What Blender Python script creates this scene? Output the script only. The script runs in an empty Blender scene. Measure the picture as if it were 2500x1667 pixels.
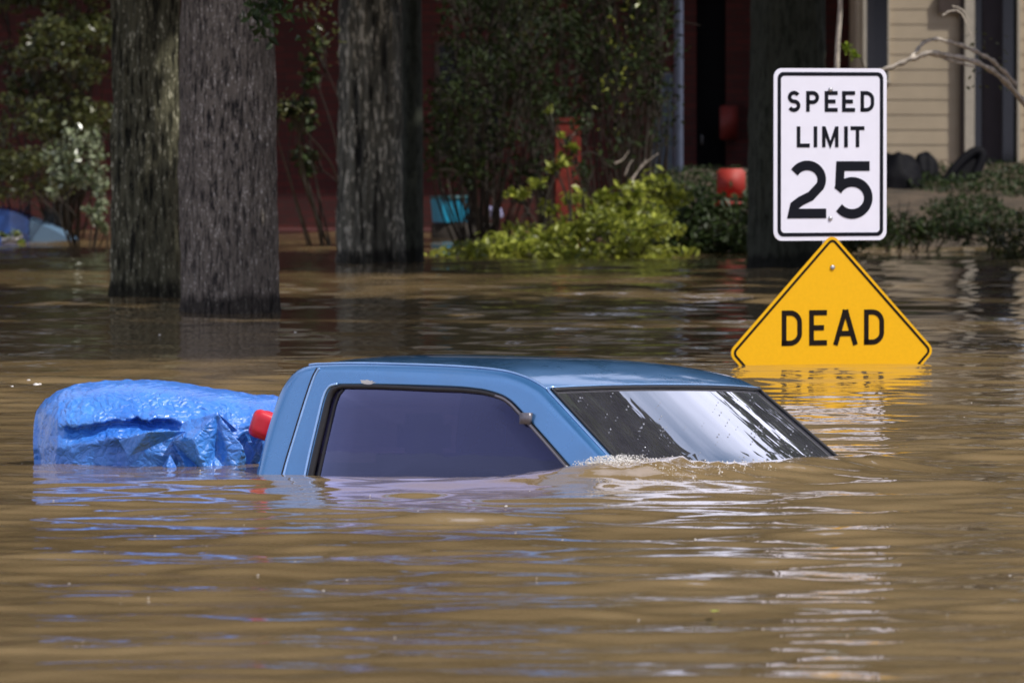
import bpy, bmesh, math, random
import numpy as np
from mathutils import Vector, Matrix

random.seed(7)
RNG = np.random.default_rng(11)
sc = bpy.context.scene
COL = sc.collection

# ------------------------------------------------------------------ camera
F = 20833.0                      # 300 mm lens, in pixels of the 2500 px wide photo
CAMZ = 1.22
PITCH = math.atan(553.5 / F)
cam_d = bpy.data.cameras.new("camera")
cam = bpy.data.objects.new("camera", cam_d)
COL.objects.link(cam)
cam.location = (0, 0, CAMZ)
cam.rotation_euler = (math.pi / 2 - PITCH, 0, 0)
cam_d.sensor_width = 36
cam_d.lens = 300
cam_d.clip_start = 0.5
cam_d.clip_end = 3000
cam_d.dof.use_dof = True
cam_d.dof.focus_distance = 32.3
cam_d.dof.aperture_fstop = 11
cam_d.dof.aperture_blades = 7
sc.camera = cam

# ------------------------------------------------------------------ sun, sky, exposure
SUN_EL, SUN_AZ = math.radians(55), math.radians(65)     # azimuth from "toward the camera" to the right
S = Vector((math.cos(SUN_EL) * math.sin(SUN_AZ), -math.cos(SUN_EL) * math.cos(SUN_AZ), math.sin(SUN_EL)))
sun_d = bpy.data.lights.new("sun", 'SUN')
sun_d.energy = 3.9
sun_d.angle = math.radians(0.5)
sun_d.color = (1.0, 0.95, 0.88)
sun = bpy.data.objects.new("sun", sun_d)
COL.objects.link(sun)
sun.location = S * 60
sun.rotation_euler = (-S).to_track_quat('-Z', 'Y').to_euler()

w = bpy.data.worlds.new("World")
sc.world = w
w.use_nodes = True
nt = w.node_tree
bg = nt.nodes["Background"]
sky = nt.nodes.new("ShaderNodeTexSky")
sky.sky_type = 'NISHITA'
sky.sun_disc = False
sky.sun_elevation = SUN_EL
sky.sun_rotation = math.atan2(S.x, S.y)
sky.dust_density = 1.5
tc = nt.nodes.new("ShaderNodeTexCoord")
mp = nt.nodes.new("ShaderNodeMapping"); mp.inputs['Scale'].default_value = (1, 1, 2.2)
nz = nt.nodes.new("ShaderNodeTexNoise"); nz.inputs['Scale'].default_value = 2.2; nz.inputs['Detail'].default_value = 6
cr = nt.nodes.new("ShaderNodeValToRGB")
cr.color_ramp.elements[0].position = 0.36; cr.color_ramp.elements[0].color = (0, 0, 0, 1)
cr.color_ramp.elements[1].position = 0.54; cr.color_ramp.elements[1].color = (1, 1, 1, 1)
mx = nt.nodes.new("ShaderNodeMix"); mx.data_type = 'RGBA'
mx.inputs['B'].default_value = (12.0, 12.3, 15.5, 1)
nt.links.new(tc.outputs['Generated'], mp.inputs['Vector'])
nt.links.new(mp.outputs['Vector'], nz.inputs['Vector'])
nt.links.new(nz.outputs['Fac'], cr.inputs['Fac'])
sx_w = nt.nodes.new("ShaderNodeSeparateXYZ"); nt.links.new(tc.outputs['Generated'], sx_w.inputs[0])
zr = nt.nodes.new("ShaderNodeValToRGB")
zr.color_ramp.elements[0].position = 0.70; zr.color_ramp.elements[0].color = (1, 1, 1, 1)
zr.color_ramp.elements[1].position = 0.84; zr.color_ramp.elements[1].color = (0.06, 0.06, 0.06, 1)
nt.links.new(sx_w.outputs['Z'], zr.inputs['Fac'])
mm_ = nt.nodes.new("ShaderNodeMath"); mm_.operation = 'MULTIPLY'
nt.links.new(cr.outputs['Color'], mm_.inputs[0]); nt.links.new(zr.outputs['Color'], mm_.inputs[1])
nt.links.new(mm_.outputs[0], mx.inputs['Factor'])
nt.links.new(sky.outputs['Color'], mx.inputs['A'])
nt.links.new(mx.outputs['Result'], bg.inputs['Color'])
bg.inputs['Strength'].default_value = 0.09

sc.view_settings.view_transform = 'Standard'
sc.view_settings.look = 'None'
sc.view_settings.gamma = 1
sc.view_settings.exposure = 0.0
sc.render.engine = 'CYCLES'
sc.cycles.use_denoising = True
sc.cycles.max_bounces = 8
sc.cycles.transparent_max_bounces = 12
sc.cycles.caustics_reflective = False
sc.cycles.caustics_refractive = False

# ------------------------------------------------------------------ helpers
def P(px, py, Y):
    """world point at depth Y that the photo shows at (px, py)"""
    r, u = px - 1250.0, 833.5 - py
    cp, sp = math.cos(PITCH), math.sin(PITCH)
    d = Vector((r, F * cp + u * sp, -F * sp + u * cp))
    return Vector((0, 0, CAMZ)) + d * (Y / d.y)

def DW(py):
    """depth of the water surface seen at row py"""
    cp, sp = math.cos(PITCH), math.sin(PITCH)
    u = 833.5 - py
    return (F * cp + u * sp) * CAMZ / (F * sp - u * cp)

def _hash(ix, iy, iz):
    h = (ix * 374761393 + iy * 668265263 + iz * 2147483647) & 0xFFFFFFFF
    h = ((h ^ (h >> 13)) * 1274126177) & 0xFFFFFFFF
    return ((h ^ (h >> 16)) & 0xFFFF) / 65535.0

def vnoise(x, y, z=0.0):
    x, y, z = np.broadcast_arrays(np.asarray(x, float), np.asarray(y, float), np.asarray(z, float))
    ix, iy, iz = (np.floor(a).astype(np.int64) for a in (x, y, z))
    fx, fy, fz = x - ix, y - iy, z - iz
    fx, fy, fz = (f * f * (3 - 2 * f) for f in (fx, fy, fz))
    out = 0
    for a in (0, 1):
        for b in (0, 1):
            for c in (0, 1):
                wgt = (fx if a else 1 - fx) * (fy if b else 1 - fy) * (fz if c else 1 - fz)
                out = out + wgt * _hash(ix + a, iy + b, iz + c)
    return out

def mesh_np(name, co, faces, smooth=True, attr=None):
    """faces: (n,k) int array, all of one size, or list of such arrays"""
    me = bpy.data.meshes.new(name)
    if not isinstance(faces, list): faces = [faces]
    faces = [np.asarray(f, np.int32) for f in faces if len(f)]
    co = np.asarray(co, np.float32)
    me.vertices.add(len(co)); me.vertices.foreach_set("co", co.ravel())
    nl = sum(f.size for f in faces); nf = sum(len(f) for f in faces)
    me.loops.add(nl); me.polygons.add(nf)
    me.loops.foreach_set("vertex_index", np.concatenate([f.ravel() for f in faces]))
    tot = np.concatenate([np.full(len(f), f.shape[1]) for f in faces])
    st = np.concatenate([[0], np.cumsum(tot)[:-1]])
    me.polygons.foreach_set("loop_start", st.astype(np.int32))
    me.polygons.foreach_set("loop_total", tot.astype(np.int32))
    me.polygons.foreach_set("use_smooth", np.full(nf, smooth))
    if attr is not None:
        a = me.attributes.new("lv", 'FLOAT', 'POINT')
        a.data.foreach_set("value", np.asarray(attr, np.float32))
    me.update(calc_edges=True)
    me.validate()
    return me

def link(name, me, mat=None, parent=None, loc=None):
    o = bpy.data.objects.new(name, me)
    COL.objects.link(o)
    if mat is not None: me.materials.append(mat)
    if parent is not None: o.parent = parent
    if loc is not None: o.location = loc
    return o

def tag(o, label=None, cat=None, group=None, kind=None):
    if label: o['label'] = label
    if cat: o['category'] = cat
    if group: o['group'] = group
    if kind: o['kind'] = kind
    return o

def empty(name, loc=(0, 0, 0), rz=0.0):
    o = bpy.data.objects.new(name, None)
    COL.objects.link(o)
    o.location = loc
    o.rotation_euler = (0, 0, rz)
    o.empty_display_size = 0.1
    return o

def grid_faces(nu, nv, close_v=False):
    i = np.arange(nu - 1)[:, None]
    j = np.arange(nv if close_v else nv - 1)[None, :]
    j2 = (j + 1) % nv
    a = i * nv + j; b = i * nv + j2; c = (i + 1) * nv + j2; d = (i + 1) * nv + j
    return np.stack([a, b, c, d], -1).reshape(-1, 4)

def tube_np(pts, radii, n=8, cap=True):
    pts = np.asarray(pts, float); m = len(pts)
    radii = np.broadcast_to(np.asarray(radii, float), (m,))
    tan = np.gradient(pts, axis=0)
    tan /= np.linalg.norm(tan, axis=1, keepdims=True) + 1e-12
    ref = np.array([0.0, 0, 1]) if abs(tan[0][2]) < 0.8 else np.array([0.0, 1, 0])
    rings = []
    s = np.cross(tan[0], ref); s /= np.linalg.norm(s)
    ang = np.linspace(0, 2 * np.pi, n, endpoint=False)
    for k in range(m):
        s = s - tan[k] * s.dot(tan[k]); s /= np.linalg.norm(s) + 1e-12
        q = np.cross(tan[k], s)
        rings.append(pts[k] + radii[k] * (np.cos(ang)[:, None] * s + np.sin(ang)[:, None] * q))
    co = np.concatenate(rings)
    f = [grid_faces(m, n, True)]
    if cap:
        co = np.concatenate([co, pts[:1], pts[-1:]])
        a = np.arange(n); b = (a + 1) % n
        f.append(np.stack([b, a, np.full(n, m * n)], -1))
        f.append(np.stack([(m - 1) * n + a, (m - 1) * n + b, np.full(n, m * n + 1)], -1))
    return co, f

class MB:
    """collects pieces that become one mesh"""
    def __init__(s): s.co = []; s.q = []; s.t = []; s.n = 0; s.at = []
    def add(s, co, faces, at=0.5):
        co = np.asarray(co, float)
        if not isinstance(faces, list): faces = [faces]
        for f in faces:
            f = np.asarray(f)
            if len(f) == 0: continue
            (s.q if f.shape[1] == 4 else s.t).append(f + s.n)
        s.co.append(co); s.n += len(co); s.at.append(np.broadcast_to(np.asarray(at, float), (len(co),)))
        return s
    def tube(s, pts, r, n=8, at=0.5): return s.add(*tube_np(pts, r, n), at)
    def box(s, c, d, rz=0.0, bev=0.0):
        c = np.asarray(c, float); hx, hy, hz = np.asarray(d, float) / 2
        b = min(bev, hx * .9, hy * .9, hz * .9)
        if b <= 0:
            co = np.array([[x, y, z] for x in (-hx, hx) for y in (-hy, hy) for z in (-hz, hz)])
            q = np.array([[0, 1, 3, 2], [4, 6, 7, 5], [0, 4, 5, 1], [2, 3, 7, 6], [0, 2, 6, 4], [1, 5, 7, 3]])
            fs = [q]
        else:
            bm = bmesh.new(); bmesh.ops.create_cube(bm, size=1.0)
            for v in bm.verts: v.co = (v.co.x * 2 * hx, v.co.y * 2 * hy, v.co.z * 2 * hz)
            bmesh.ops.bevel(bm, geom=bm.edges[:] + bm.verts[:], offset=b, segments=2, affect='EDGES')
            bm.verts.index_update()
            co = np.array([v.co[:] for v in bm.verts])
            q = [[v.index for v in f.verts] for f in bm.faces if len(f.verts) == 4]
            t = [[v.index for v in f.verts] for f in bm.faces if len(f.verts) == 3]
            fs = [np.array(x) for x in (q, t) if x]
            bm.free()
        if rz:
            cc, ss = math.cos(rz), math.sin(rz)
            co = np.stack([co[:, 0] * cc - co[:, 1] * ss, co[:, 0] * ss + co[:, 1] * cc, co[:, 2]], -1)
        return s.add(co + c, fs)
    def build(s, name, mat, parent=None, smooth=True, loc=None):
        fs = []
        if s.q: fs.append(np.concatenate(s.q))
        if s.t: fs.append(np.concatenate(s.t))
        return link(name, mesh_np(name, np.concatenate(s.co), fs, smooth, np.concatenate(s.at)), mat, parent, loc)

def catmull(pts, n):
    p = np.asarray(pts, float)
    p = np.vstack([2 * p[0] - p[1], p, 2 * p[-1] - p[-2]])
    out = []
    for i in range(1, len(p) - 2):
        for t in np.linspace(0, 1, n, endpoint=False):
            a, b, c, d = p[i - 1], p[i], p[i + 1], p[i + 2]
            out.append(0.5 * (2 * b + (c - a) * t + (2 * a - 5 * b + 4 * c - d) * t * t + (3 * b - a - 3 * c + d) * t ** 3))
    out.append(p[-2])
    return np.array(out)

# ------------------------------------------------------------------ materials
class NT:
    def __init__(s, name):
        s.m = bpy.data.materials.new(name); s.m.use_nodes = True
        s.t = s.m.node_tree; s.p = s.t.nodes["Principled BSDF"]; s.out = s.t.nodes["Material Output"]
    def n(s, kind, **kw):
        nd = s.t.nodes.new("ShaderNode" + kind)
        for k, v in kw.items():
            if k in nd.inputs: nd.inputs[k].default_value = v
            else: setattr(nd, k, v)
        return nd
    def l(s, a, b): s.t.links.new(a, b)
    def coord(s, scale=(1, 1, 1), which='Object', loc=(0, 0, 0)):
        tcn = s.n("TexCoord"); m = s.n("Mapping")
        m.inputs['Scale'].default_value = scale; m.inputs['Location'].default_value = loc
        s.l(tcn.outputs[which], m.inputs['Vector']); return m.outputs['Vector']
    def noise(s, vec, scale=5, detail=4, rough=0.55, dist=0.0):
        nd = s.n("TexNoise"); nd.inputs['Scale'].default_value = scale; nd.inputs['Detail'].default_value = detail
        nd.inputs['Roughness'].default_value = rough; nd.inputs['Distortion'].default_value = dist
        s.l(vec, nd.inputs['Vector']); return nd.outputs['Fac']
    def ramp(s, fac, stops):
        r = s.n("ValToRGB"); e = r.color_ramp.elements
        while len(e) < len(stops): e.new(0.5)
        for k, (p, c) in enumerate(stops):
            e[k].position = p; e[k].color = (c[0], c[1], c[2], 1) if hasattr(c, '__len__') else (c, c, c, 1)
        s.l(fac, r.inputs['Fac']); return r.outputs['Color']
    def mix(s, fac, a, b):
        m = s.n("Mix", data_type='RGBA')
        for v, k in ((fac, 'Factor'), (a, 'A'), (b, 'B')):
            if hasattr(v, 'is_linked'): s.l(v, m.inputs[k])
            else: m.inputs[k].default_value = v if not hasattr(v, '__len__') else (v[0], v[1], v[2], 1)
        return m.outputs['Result']
    def math(s, op, a, b=0.0):
        m = s.n("Math", operation=op)
        for k, v in enumerate((a, b)):
            if hasattr(v, 'is_linked'): s.l(v, m.inputs[k])
            else: m.inputs[k].default_value = v
        return m.outputs['Value']
    def bump(s, h, strength=0.5, dist=0.01, normal=None):
        b = s.n("Bump"); b.inputs['Strength'].default_value = strength; b.inputs['Distance'].default_value = dist
        s.l(h, b.inputs['Height'])
        if normal is not None: s.l(normal, b.inputs['Normal'])
        return b.outputs['Normal']
    def set(s, **kw):
        for k, v in kw.items():
            k = k.replace('_', ' ')
            if hasattr(v, 'is_linked'): s.l(v, s.p.inputs[k])
            else: s.p.inputs[k].default_value = v if not hasattr(v, '__len__') else (v[0], v[1], v[2], 1)
        return s

def simple(name, col, rough=0.5, metal=0.0, var=0.15, scale=12, **kw):
    m = NT(name); v = m.coord()
    f = m.noise(v, scale, 4)
    c = m.ramp(f, [(0.3, [x * (1 - var) for x in col]), (0.7, [min(1, x * (1 + var)) for x in col])])
    m.set(Base_Color=c, Roughness=rough, Metallic=metal, **kw)
    return m.m

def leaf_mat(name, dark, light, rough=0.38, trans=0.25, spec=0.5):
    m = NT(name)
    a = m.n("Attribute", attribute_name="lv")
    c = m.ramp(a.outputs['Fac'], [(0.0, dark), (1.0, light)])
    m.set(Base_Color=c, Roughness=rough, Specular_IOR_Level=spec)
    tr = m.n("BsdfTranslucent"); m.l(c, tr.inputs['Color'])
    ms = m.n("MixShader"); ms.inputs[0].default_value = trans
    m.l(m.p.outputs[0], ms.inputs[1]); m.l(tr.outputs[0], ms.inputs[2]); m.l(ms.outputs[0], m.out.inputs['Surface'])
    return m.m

def bark_mat(name, dark, mid, light, sx=30, sz=0.2, sun_fleck=0.62, bumpd=0.02, moss=None):
    m = NT(name)
    v = m.coord((1, 1, sz))
    wn = m.n("TexNoise"); wn.inputs['Scale'].default_value = sx * 0.35; wn.inputs['Detail'].default_value = 3; m.l(v, wn.inputs['Vector'])
    sc1 = m.n("VectorMath", operation='SCALE'); m.l(wn.outputs['Color'], sc1.inputs[0]); sc1.inputs['Scale'].default_value = 1.6 / sx
    vv = m.n("VectorMath", operation='ADD'); m.l(v, vv.inputs[0]); m.l(sc1.outputs[0], vv.inputs[1])
    ridge = m.noise(vv.outputs[0], sx, 3, 0.55)
    fine = m.noise(m.coord((1, 1, sz * 1.5)), sx * 2.6, 4, 0.65)
    speck = m.noise(m.coord((1, 1, 0.30), loc=(3, 3, 3)), sx * 2.3, 3, 0.6)
    big = m.noise(m.coord((1, 1, 0.5)), 2.2, 4)
    h = m.math('ADD', m.math('MULTIPLY', ridge, 0.75), m.math('MULTIPLY', fine, 0.35))
    c = m.ramp(h, [(0.44, dark), (0.56, mid), (0.75, [x * 1.25 for x in mid])])
    sun_flk = m.ramp(m.math('ADD', m.math('MULTIPLY', speck, 0.75), m.math('MULTIPLY', ridge, 0.35)), [(sun_fleck, 0.0), (sun_fleck + 0.05, 1.0)])
    c = m.mix(sun_flk, c, light)  # pale flecks paint sun dapples onto the bark ridges
    if moss: c = m.mix(m.ramp(big, [(0.42, 0.0), (0.62, 0.75)]), c, moss)
    else: c = m.mix(m.ramp(big, [(0.4, 0.0), (0.7, 0.45)]), c, [x * 0.5 for x in mid])
    sp3 = m.n("SeparateXYZ"); m.l(m.coord(), sp3.inputs[0])
    wl = m.math('SUBTRACT', sp3.outputs['Z'], m.math('MULTIPLY', m.noise(m.coord((1, 1, 0.1)), 9, 3), 0.16))
    wet = m.ramp(wl, [(0.0, 0.28), (0.05, 1.0)])
    c2 = m.n("Mix", data_type='RGBA', blend_type='MULTIPLY'); c2.inputs['Factor'].default_value = 1.0
    m.l(c, c2.inputs['A']); m.l(wet, c2.inputs['B'])
    m.set(Base_Color=c2.outputs['Result'], Roughness=0.85, Specular_IOR_Level=0.25, Normal=m.bump(h, 1.0, bumpd))
    return m.m

M = {}
M['bark_front'] = bark_mat('bark_front', (0.02, 0.018, 0.018), (0.20, 0.17, 0.138), (0.75, 0.70, 0.62), 54, 0.17, 0.645, 0.035)
M['bark_left'] = bark_mat('bark_left', (0.012, 0.012, 0.008), (0.14, 0.135, 0.085), (0.70, 0.68, 0.50), 28, 0.17, 0.635, 0.045)
M['bark_mid'] = bark_mat('bark_mid', (0.015, 0.015, 0.012), (0.16, 0.155, 0.12), (0.62, 0.58, 0.46), 14, 0.12, 0.60, 0.05)
M['bark_dark'] = bark_mat('bark_dark', (0.02, 0.025, 0.015), (0.05, 0.055, 0.04), (0.10, 0.11, 0.08), 24, 0.3, 0.70, 0.02)
M['twig'] = simple('twig', (0.035, 0.028, 0.02), 0.9)
M['pale_branch'] = simple('pale_branch', (0.62, 0.55, 0.47), 0.7, var=0.4, scale=25)
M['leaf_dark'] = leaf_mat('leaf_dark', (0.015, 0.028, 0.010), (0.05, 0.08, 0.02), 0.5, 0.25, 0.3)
M['leaf_shade'] = leaf_mat('leaf_shade', (0.008, 0.015, 0.006), (0.04, 0.06, 0.016), 0.6, 0.15, 0.15)  # darker copy of leaf_dark, shade put into the leaf colour
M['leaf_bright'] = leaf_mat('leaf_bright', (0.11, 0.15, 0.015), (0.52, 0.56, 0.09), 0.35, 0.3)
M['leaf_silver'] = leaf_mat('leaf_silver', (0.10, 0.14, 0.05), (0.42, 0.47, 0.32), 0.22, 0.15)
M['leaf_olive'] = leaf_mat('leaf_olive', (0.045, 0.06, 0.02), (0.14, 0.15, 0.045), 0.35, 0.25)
M['leaf_lime'] = leaf_mat('leaf_lime', (0.25, 0.38, 0.03), (0.45, 0.55, 0.06), 0.4, 0.35)
M['white_sign'] = simple('white_sign', (0.76, 0.76, 0.86), 0.4, var=0.02)
M['yellow_sign'] = simple('yellow_sign', (0.80, 0.43, 0.002), 0.5, Specular_IOR_Level=0.25, var=0.03, scale=60)
M['black_ink'] = simple('black_ink', (0.004, 0.005, 0.010), 0.6, Specular_IOR_Level=0.15)
M['brown_ink'] = simple('brown_ink', (0.008, 0.004, 0.002), 0.6, Specular_IOR_Level=0.15)
M['steel'] = simple('steel', (0.45, 0.45, 0.46), 0.4, 0.8)
M['rubber'] = simple('rubber', (0.015, 0.014, 0.016), 0.5)
M['trim_grey'] = simple('trim_grey', (0.16, 0.15, 0.17), 0.3, 0.2)
M['red_plastic'] = simple('red_plastic', (0.65, 0.02, 0.04), 0.35)
M['foam'] = simple('foam', (0.8, 0.78, 0.74), 0.7)
M['dark_cloth'] = simple('dark_cloth', (0.03, 0.03, 0.035), 0.8)
M['black_plastic'] = simple('black_plastic', (0.004, 0.004, 0.006), 0.7, Specular_IOR_Level=0.12)
M['white_paint'] = simple('white_paint', (0.85, 0.85, 0.82), 0.5)

# car paint
m = NT('blue_paint'); v = m.coord()
fl = m.noise(v, 900, 2)
dirt = m.noise(m.coord((1, 1, 1)), 6, 6, 0.6)
c = m.mix(m.ramp(fl, [(0.35, 0.0), (0.65, 1.0)]), (0.05, 0.19, 0.41), (0.09, 0.27, 0.54))
c = m.mix(m.ramp(dirt, [(0.55, 0.0), (0.85, 0.2)]), c, (0.12, 0.20, 0.30))
m.set(Base_Color=c, Metallic=0.6, Roughness=m.ramp(dirt, [(0.3, 0.22), (0.8, 0.42)]), Coat_Weight=1.0, Coat_Roughness=0.06,
      Normal=m.bump(m.noise(v, 400, 2), 0.06, 0.001))
M['paint'] = m.m
M['edge_highlight'] = simple('edge_highlight', (0.30, 0.50, 0.80), 0.22, 0.7, Coat_Weight=1.0)  # paler blue standing in for highlights along the cab edges
m = NT('blue_car_paint'); v = m.coord()
m.set(Base_Color=m.mix(m.noise(v, 5, 4), (0.02, 0.08, 0.35), (0.05, 0.15, 0.5)), Metallic=0.1, Roughness=0.3, Coat_Weight=1.0)
M['car_blue'] = m.m

def glass_mat(name, tint, dust_haze, film_z, ior=1.5, amp=0.02, haze_amt=0.1, gloss=(1, 1, 1)):
    m = NT(name); t = m.t
    gl = m.n("BsdfGlossy"); gl.inputs['Roughness'].default_value = 0.015; gl.inputs['Color'].default_value = (*gloss, 1)
    tr = m.n("BsdfTransparent"); tr.inputs['Color'].default_value = (*tint, 1)
    fr = m.n("Fresnel"); fr.inputs['IOR'].default_value = ior
    a = m.n("MixShader"); m.l(fr.outputs[0], a.inputs[0]); m.l(tr.outputs[0], a.inputs[1]); m.l(gl.outputs[0], a.inputs[2])
    df = m.n("BsdfDiffuse"); df.inputs['Color'].default_value = (*dust_haze, 1)  # dusty film; its lavender also stands in for reflected sky
    b = m.n("MixShader")
    v = m.coord(); sep = m.n("SeparateXYZ"); m.l(v, sep.inputs[0])
    edge = m.math('ADD', sep.outputs['Z'], m.math('MULTIPLY', m.math('SUBTRACT', m.noise(m.coord((1, 0.2, 0.2)), 7, 3), 0.5), amp))
    k = m.ramp(m.math('SUBTRACT', edge, film_z), [(0.0, 0.0), (0.004, 1.0)])  # film ends below a wavy level
    streak = m.noise(m.coord((1, 1, 0.15)), 14, 5)
    amt = m.math('MULTIPLY', m.math('MULTIPLY', k, haze_amt), m.math('ADD', streak, 0.5))
    m.l(amt, b.inputs[0]); m.l(a.outputs[0], b.inputs[1]); m.l(df.outputs[0], b.inputs[2])
    m.l(b.outputs[0], m.out.inputs['Surface'])
    return m.m
M['side_glass'] = glass_mat('side_glass', (0.26, 0.25, 0.46), (0.06, 0.065, 0.23), 0.072, 1.48, 0.05, 0.22, (0.38, 0.42, 0.70))
M['shield_glass'] = glass_mat('shield_glass', (0.16, 0.19, 0.20), (0.5, 0.5, 0.6), -0.5, 2.7, 0.0, 0.06)

# tarp
m = NT('blue_tarp'); v = m.coord()
vo = m.n("TexVoronoi", feature='DISTANCE_TO_EDGE'); vo.inputs['Scale'].default_value = 34
wv = m.n("VectorMath", operation='ADD'); m.l(v, wv.inputs[0])
nn = m.n("TexNoise"); nn.inputs['Scale'].default_value = 9; m.l(v, nn.inputs['Vector'])
sc_ = m.n("VectorMath", operation='SCALE'); m.l(nn.outputs['Color'], sc_.inputs[0]); sc_.inputs['Scale'].default_value = 0.10
m.l(sc_.outputs[0], wv.inputs[1]); m.l(wv.outputs[0], vo.inputs['Vector'])
vo2 = m.n("TexVoronoi", feature='DISTANCE_TO_EDGE'); vo2.inputs['Scale'].default_value = 11; m.l(wv.outputs[0], vo2.inputs['Vector'])
fine = m.noise(v, 110, 3, 0.6)
h = m.math('ADD', m.math('MULTIPLY', vo.outputs['Distance'], 1.2), m.math('MULTIPLY', fine, 0.28))
h = m.math('ADD', h, m.math('MULTIPLY', vo2.outputs['Distance'], 1.6))
m.set(Base_Color=m.mix(m.noise(v, 6, 4), (0.012, 0.10, 0.56), (0.08, 0.33, 0.84)), Roughness=0.38,
      Normal=m.bump(h, 0.7, 0.013), Specular_IOR_Level=0.6, Coat_Weight=0.5, Coat_Roughness=0.16)
M['tarp'] = m.m

# water
m = NT('flood_water'); v = m.coord()
big = m.noise(m.coord((0.5, 1, 1)), 0.8, 4)
c = m.mix(m.ramp(big, [(0.35, 0.0), (0.65, 1.0)]), (0.20, 0.138, 0.066), (0.27, 0.19, 0.095))
r1 = m.noise(m.coord((1, 1, 1)), 22, 3, 0.5)
r2 = m.noise(m.coord((0.7, 1, 1), loc=(3, 1, 0)), 6, 3, 0.5)
hh = m.math('ADD', m.math('MULTIPLY', r1, 0.25), m.math('MULTIPLY', r2, 0.75))
m.set(Base_Color=c, Roughness=0.012, IOR=1.33, Specular_IOR_Level=0.5, Normal=m.bump(hh, 0.5, 0.0024))
M['water'] = m.m
m = NT('mud'); v = m.coord()
m.set(Base_Color=m.ramp(m.noise(v, 3, 6), [(0.3, (0.03, 0.024, 0.014)), (0.7, (0.12, 0.085, 0.055))]), Roughness=0.9, Normal=m.bump(m.noise(v, 12, 5), 0.6, 0.05))
M['mud'] = m.m

# brick and siding
m = NT('red_brick')
br = m.n("TexBrick"); m.l(m.coord((1, 1, 1)), br.inputs['Vector'])
tcn = m.n("TexCoord"); sp_ = m.n("SeparateXYZ"); cb = m.n("CombineXYZ")
m.l(tcn.outputs['Object'], sp_.inputs[0]); m.l(m.math('ADD', sp_.outputs['X'], sp_.outputs['Y']), cb.inputs[0]); m.l(sp_.outputs['Z'], cb.inputs[1])
m.l(cb.outputs[0], br.inputs['Vector'])
br.inputs['Scale'].default_value = 1.0; br.inputs['Brick Width'].default_value = 0.22; br.inputs['Row Height'].default_value = 0.075
br.inputs['Mortar Size'].default_value = 0.008
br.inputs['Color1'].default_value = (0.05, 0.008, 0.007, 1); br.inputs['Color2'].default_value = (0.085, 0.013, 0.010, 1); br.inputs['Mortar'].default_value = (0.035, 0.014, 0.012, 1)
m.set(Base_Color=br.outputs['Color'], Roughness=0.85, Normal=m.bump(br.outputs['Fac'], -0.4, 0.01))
M['brick'] = m.m
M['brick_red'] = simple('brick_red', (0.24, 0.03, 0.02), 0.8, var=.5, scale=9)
M['siding'] = simple('siding', (0.50, 0.41, 0.285), 0.6, var=0.08, scale=3)
M['trim_beige'] = simple('trim_beige', (0.50, 0.45, 0.36), 0.6, var=0.1)
M['brown_trim'] = simple('brown_trim', (0.07, 0.05, 0.04), 0.6)
M['dark_glass'] = simple('dark_glass', (0.01, 0.009, 0.01), 0.12)
M['pipe_grey'] = simple('pipe_grey', (0.07, 0.085, 0.13), 0.45)
M['navy_panel'] = simple('navy_panel', (0.02, 0.03, 0.05), 0.5)
M['teal'] = simple('teal', (0.008, 0.26, 0.44), 0.4)
M['teal_dark'] = simple('teal_dark', (0.01, 0.09, 0.11), 0.5)
M['red_fabric'] = simple('red_fabric', (0.40, 0.035, 0.025), 0.6)
M['roof_shingle'] = simple('roof_shingle', (0.05, 0.045, 0.04), 0.9)
M['lilac'] = simple('lilac', (0.30, 0.30, 0.50), 0.5)

# ------------------------------------------------------------------ geometry of the truck frame (needed by the water)
THETA = math.radians(37)
TO = P(620, 1150, DW(1150)); TO.z = 0
Fv = Vector((math.cos(THETA), -math.sin(THETA), 0)); Rv = Vector((math.sin(THETA), math.cos(THETA), 0))
def TW(t, wq, z=0): return TO + Fv * t + Rv * wq + Vector((0, 0, z))

# ------------------------------------------------------------------ ground
def ground_z(x, y):
    bank = np.clip((y - (74.5 - np.clip((x - 3.2) * 0.6, 0, 3) + 6 * (x < 1.2))) / 12.0, 0, 1)
    zr = -0.35 + 0.85 * bank + 0.35 * np.clip((y - 74) / 30, 0, 2) * (x > 0)
    deep = -1.5 + 0 * x
    t = np.clip((y - 62) / 14, 0, 1)
    right = np.clip((x + 0.2) / 1.6, 0, 1)
    z = deep * (1 - t) + (zr * right + (-0.5) * (1 - right)) * t
    return z
xs = np.concatenate([np.linspace(-900, -30, 12), np.linspace(-25, 25, 90), np.linspace(30, 900, 12)])
ys = np.concatenate([np.linspace(-600, 40, 12), np.linspace(45, 110, 110), np.linspace(130, 2200, 14)])
X, Y = np.meshgrid(xs, ys, indexing='ij')
Z = ground_z(X, Y) + (vnoise(X * 1.3, Y * 1.3) - 0.5) * 0.12 + (vnoise(X * 5, Y * 5) - 0.5) * 0.05
Z = np.where(Y > 100, np.maximum(Z, -0.2) + (Y > 110) * 1.0, Z)
g = link('ground', mesh_np('ground', np.stack([X, Y, Z], -1).reshape(-1, 3), grid_faces(len(xs), len(ys))[:, ::-1]), M['mud'])
tag(g, kind='structure')

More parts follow.
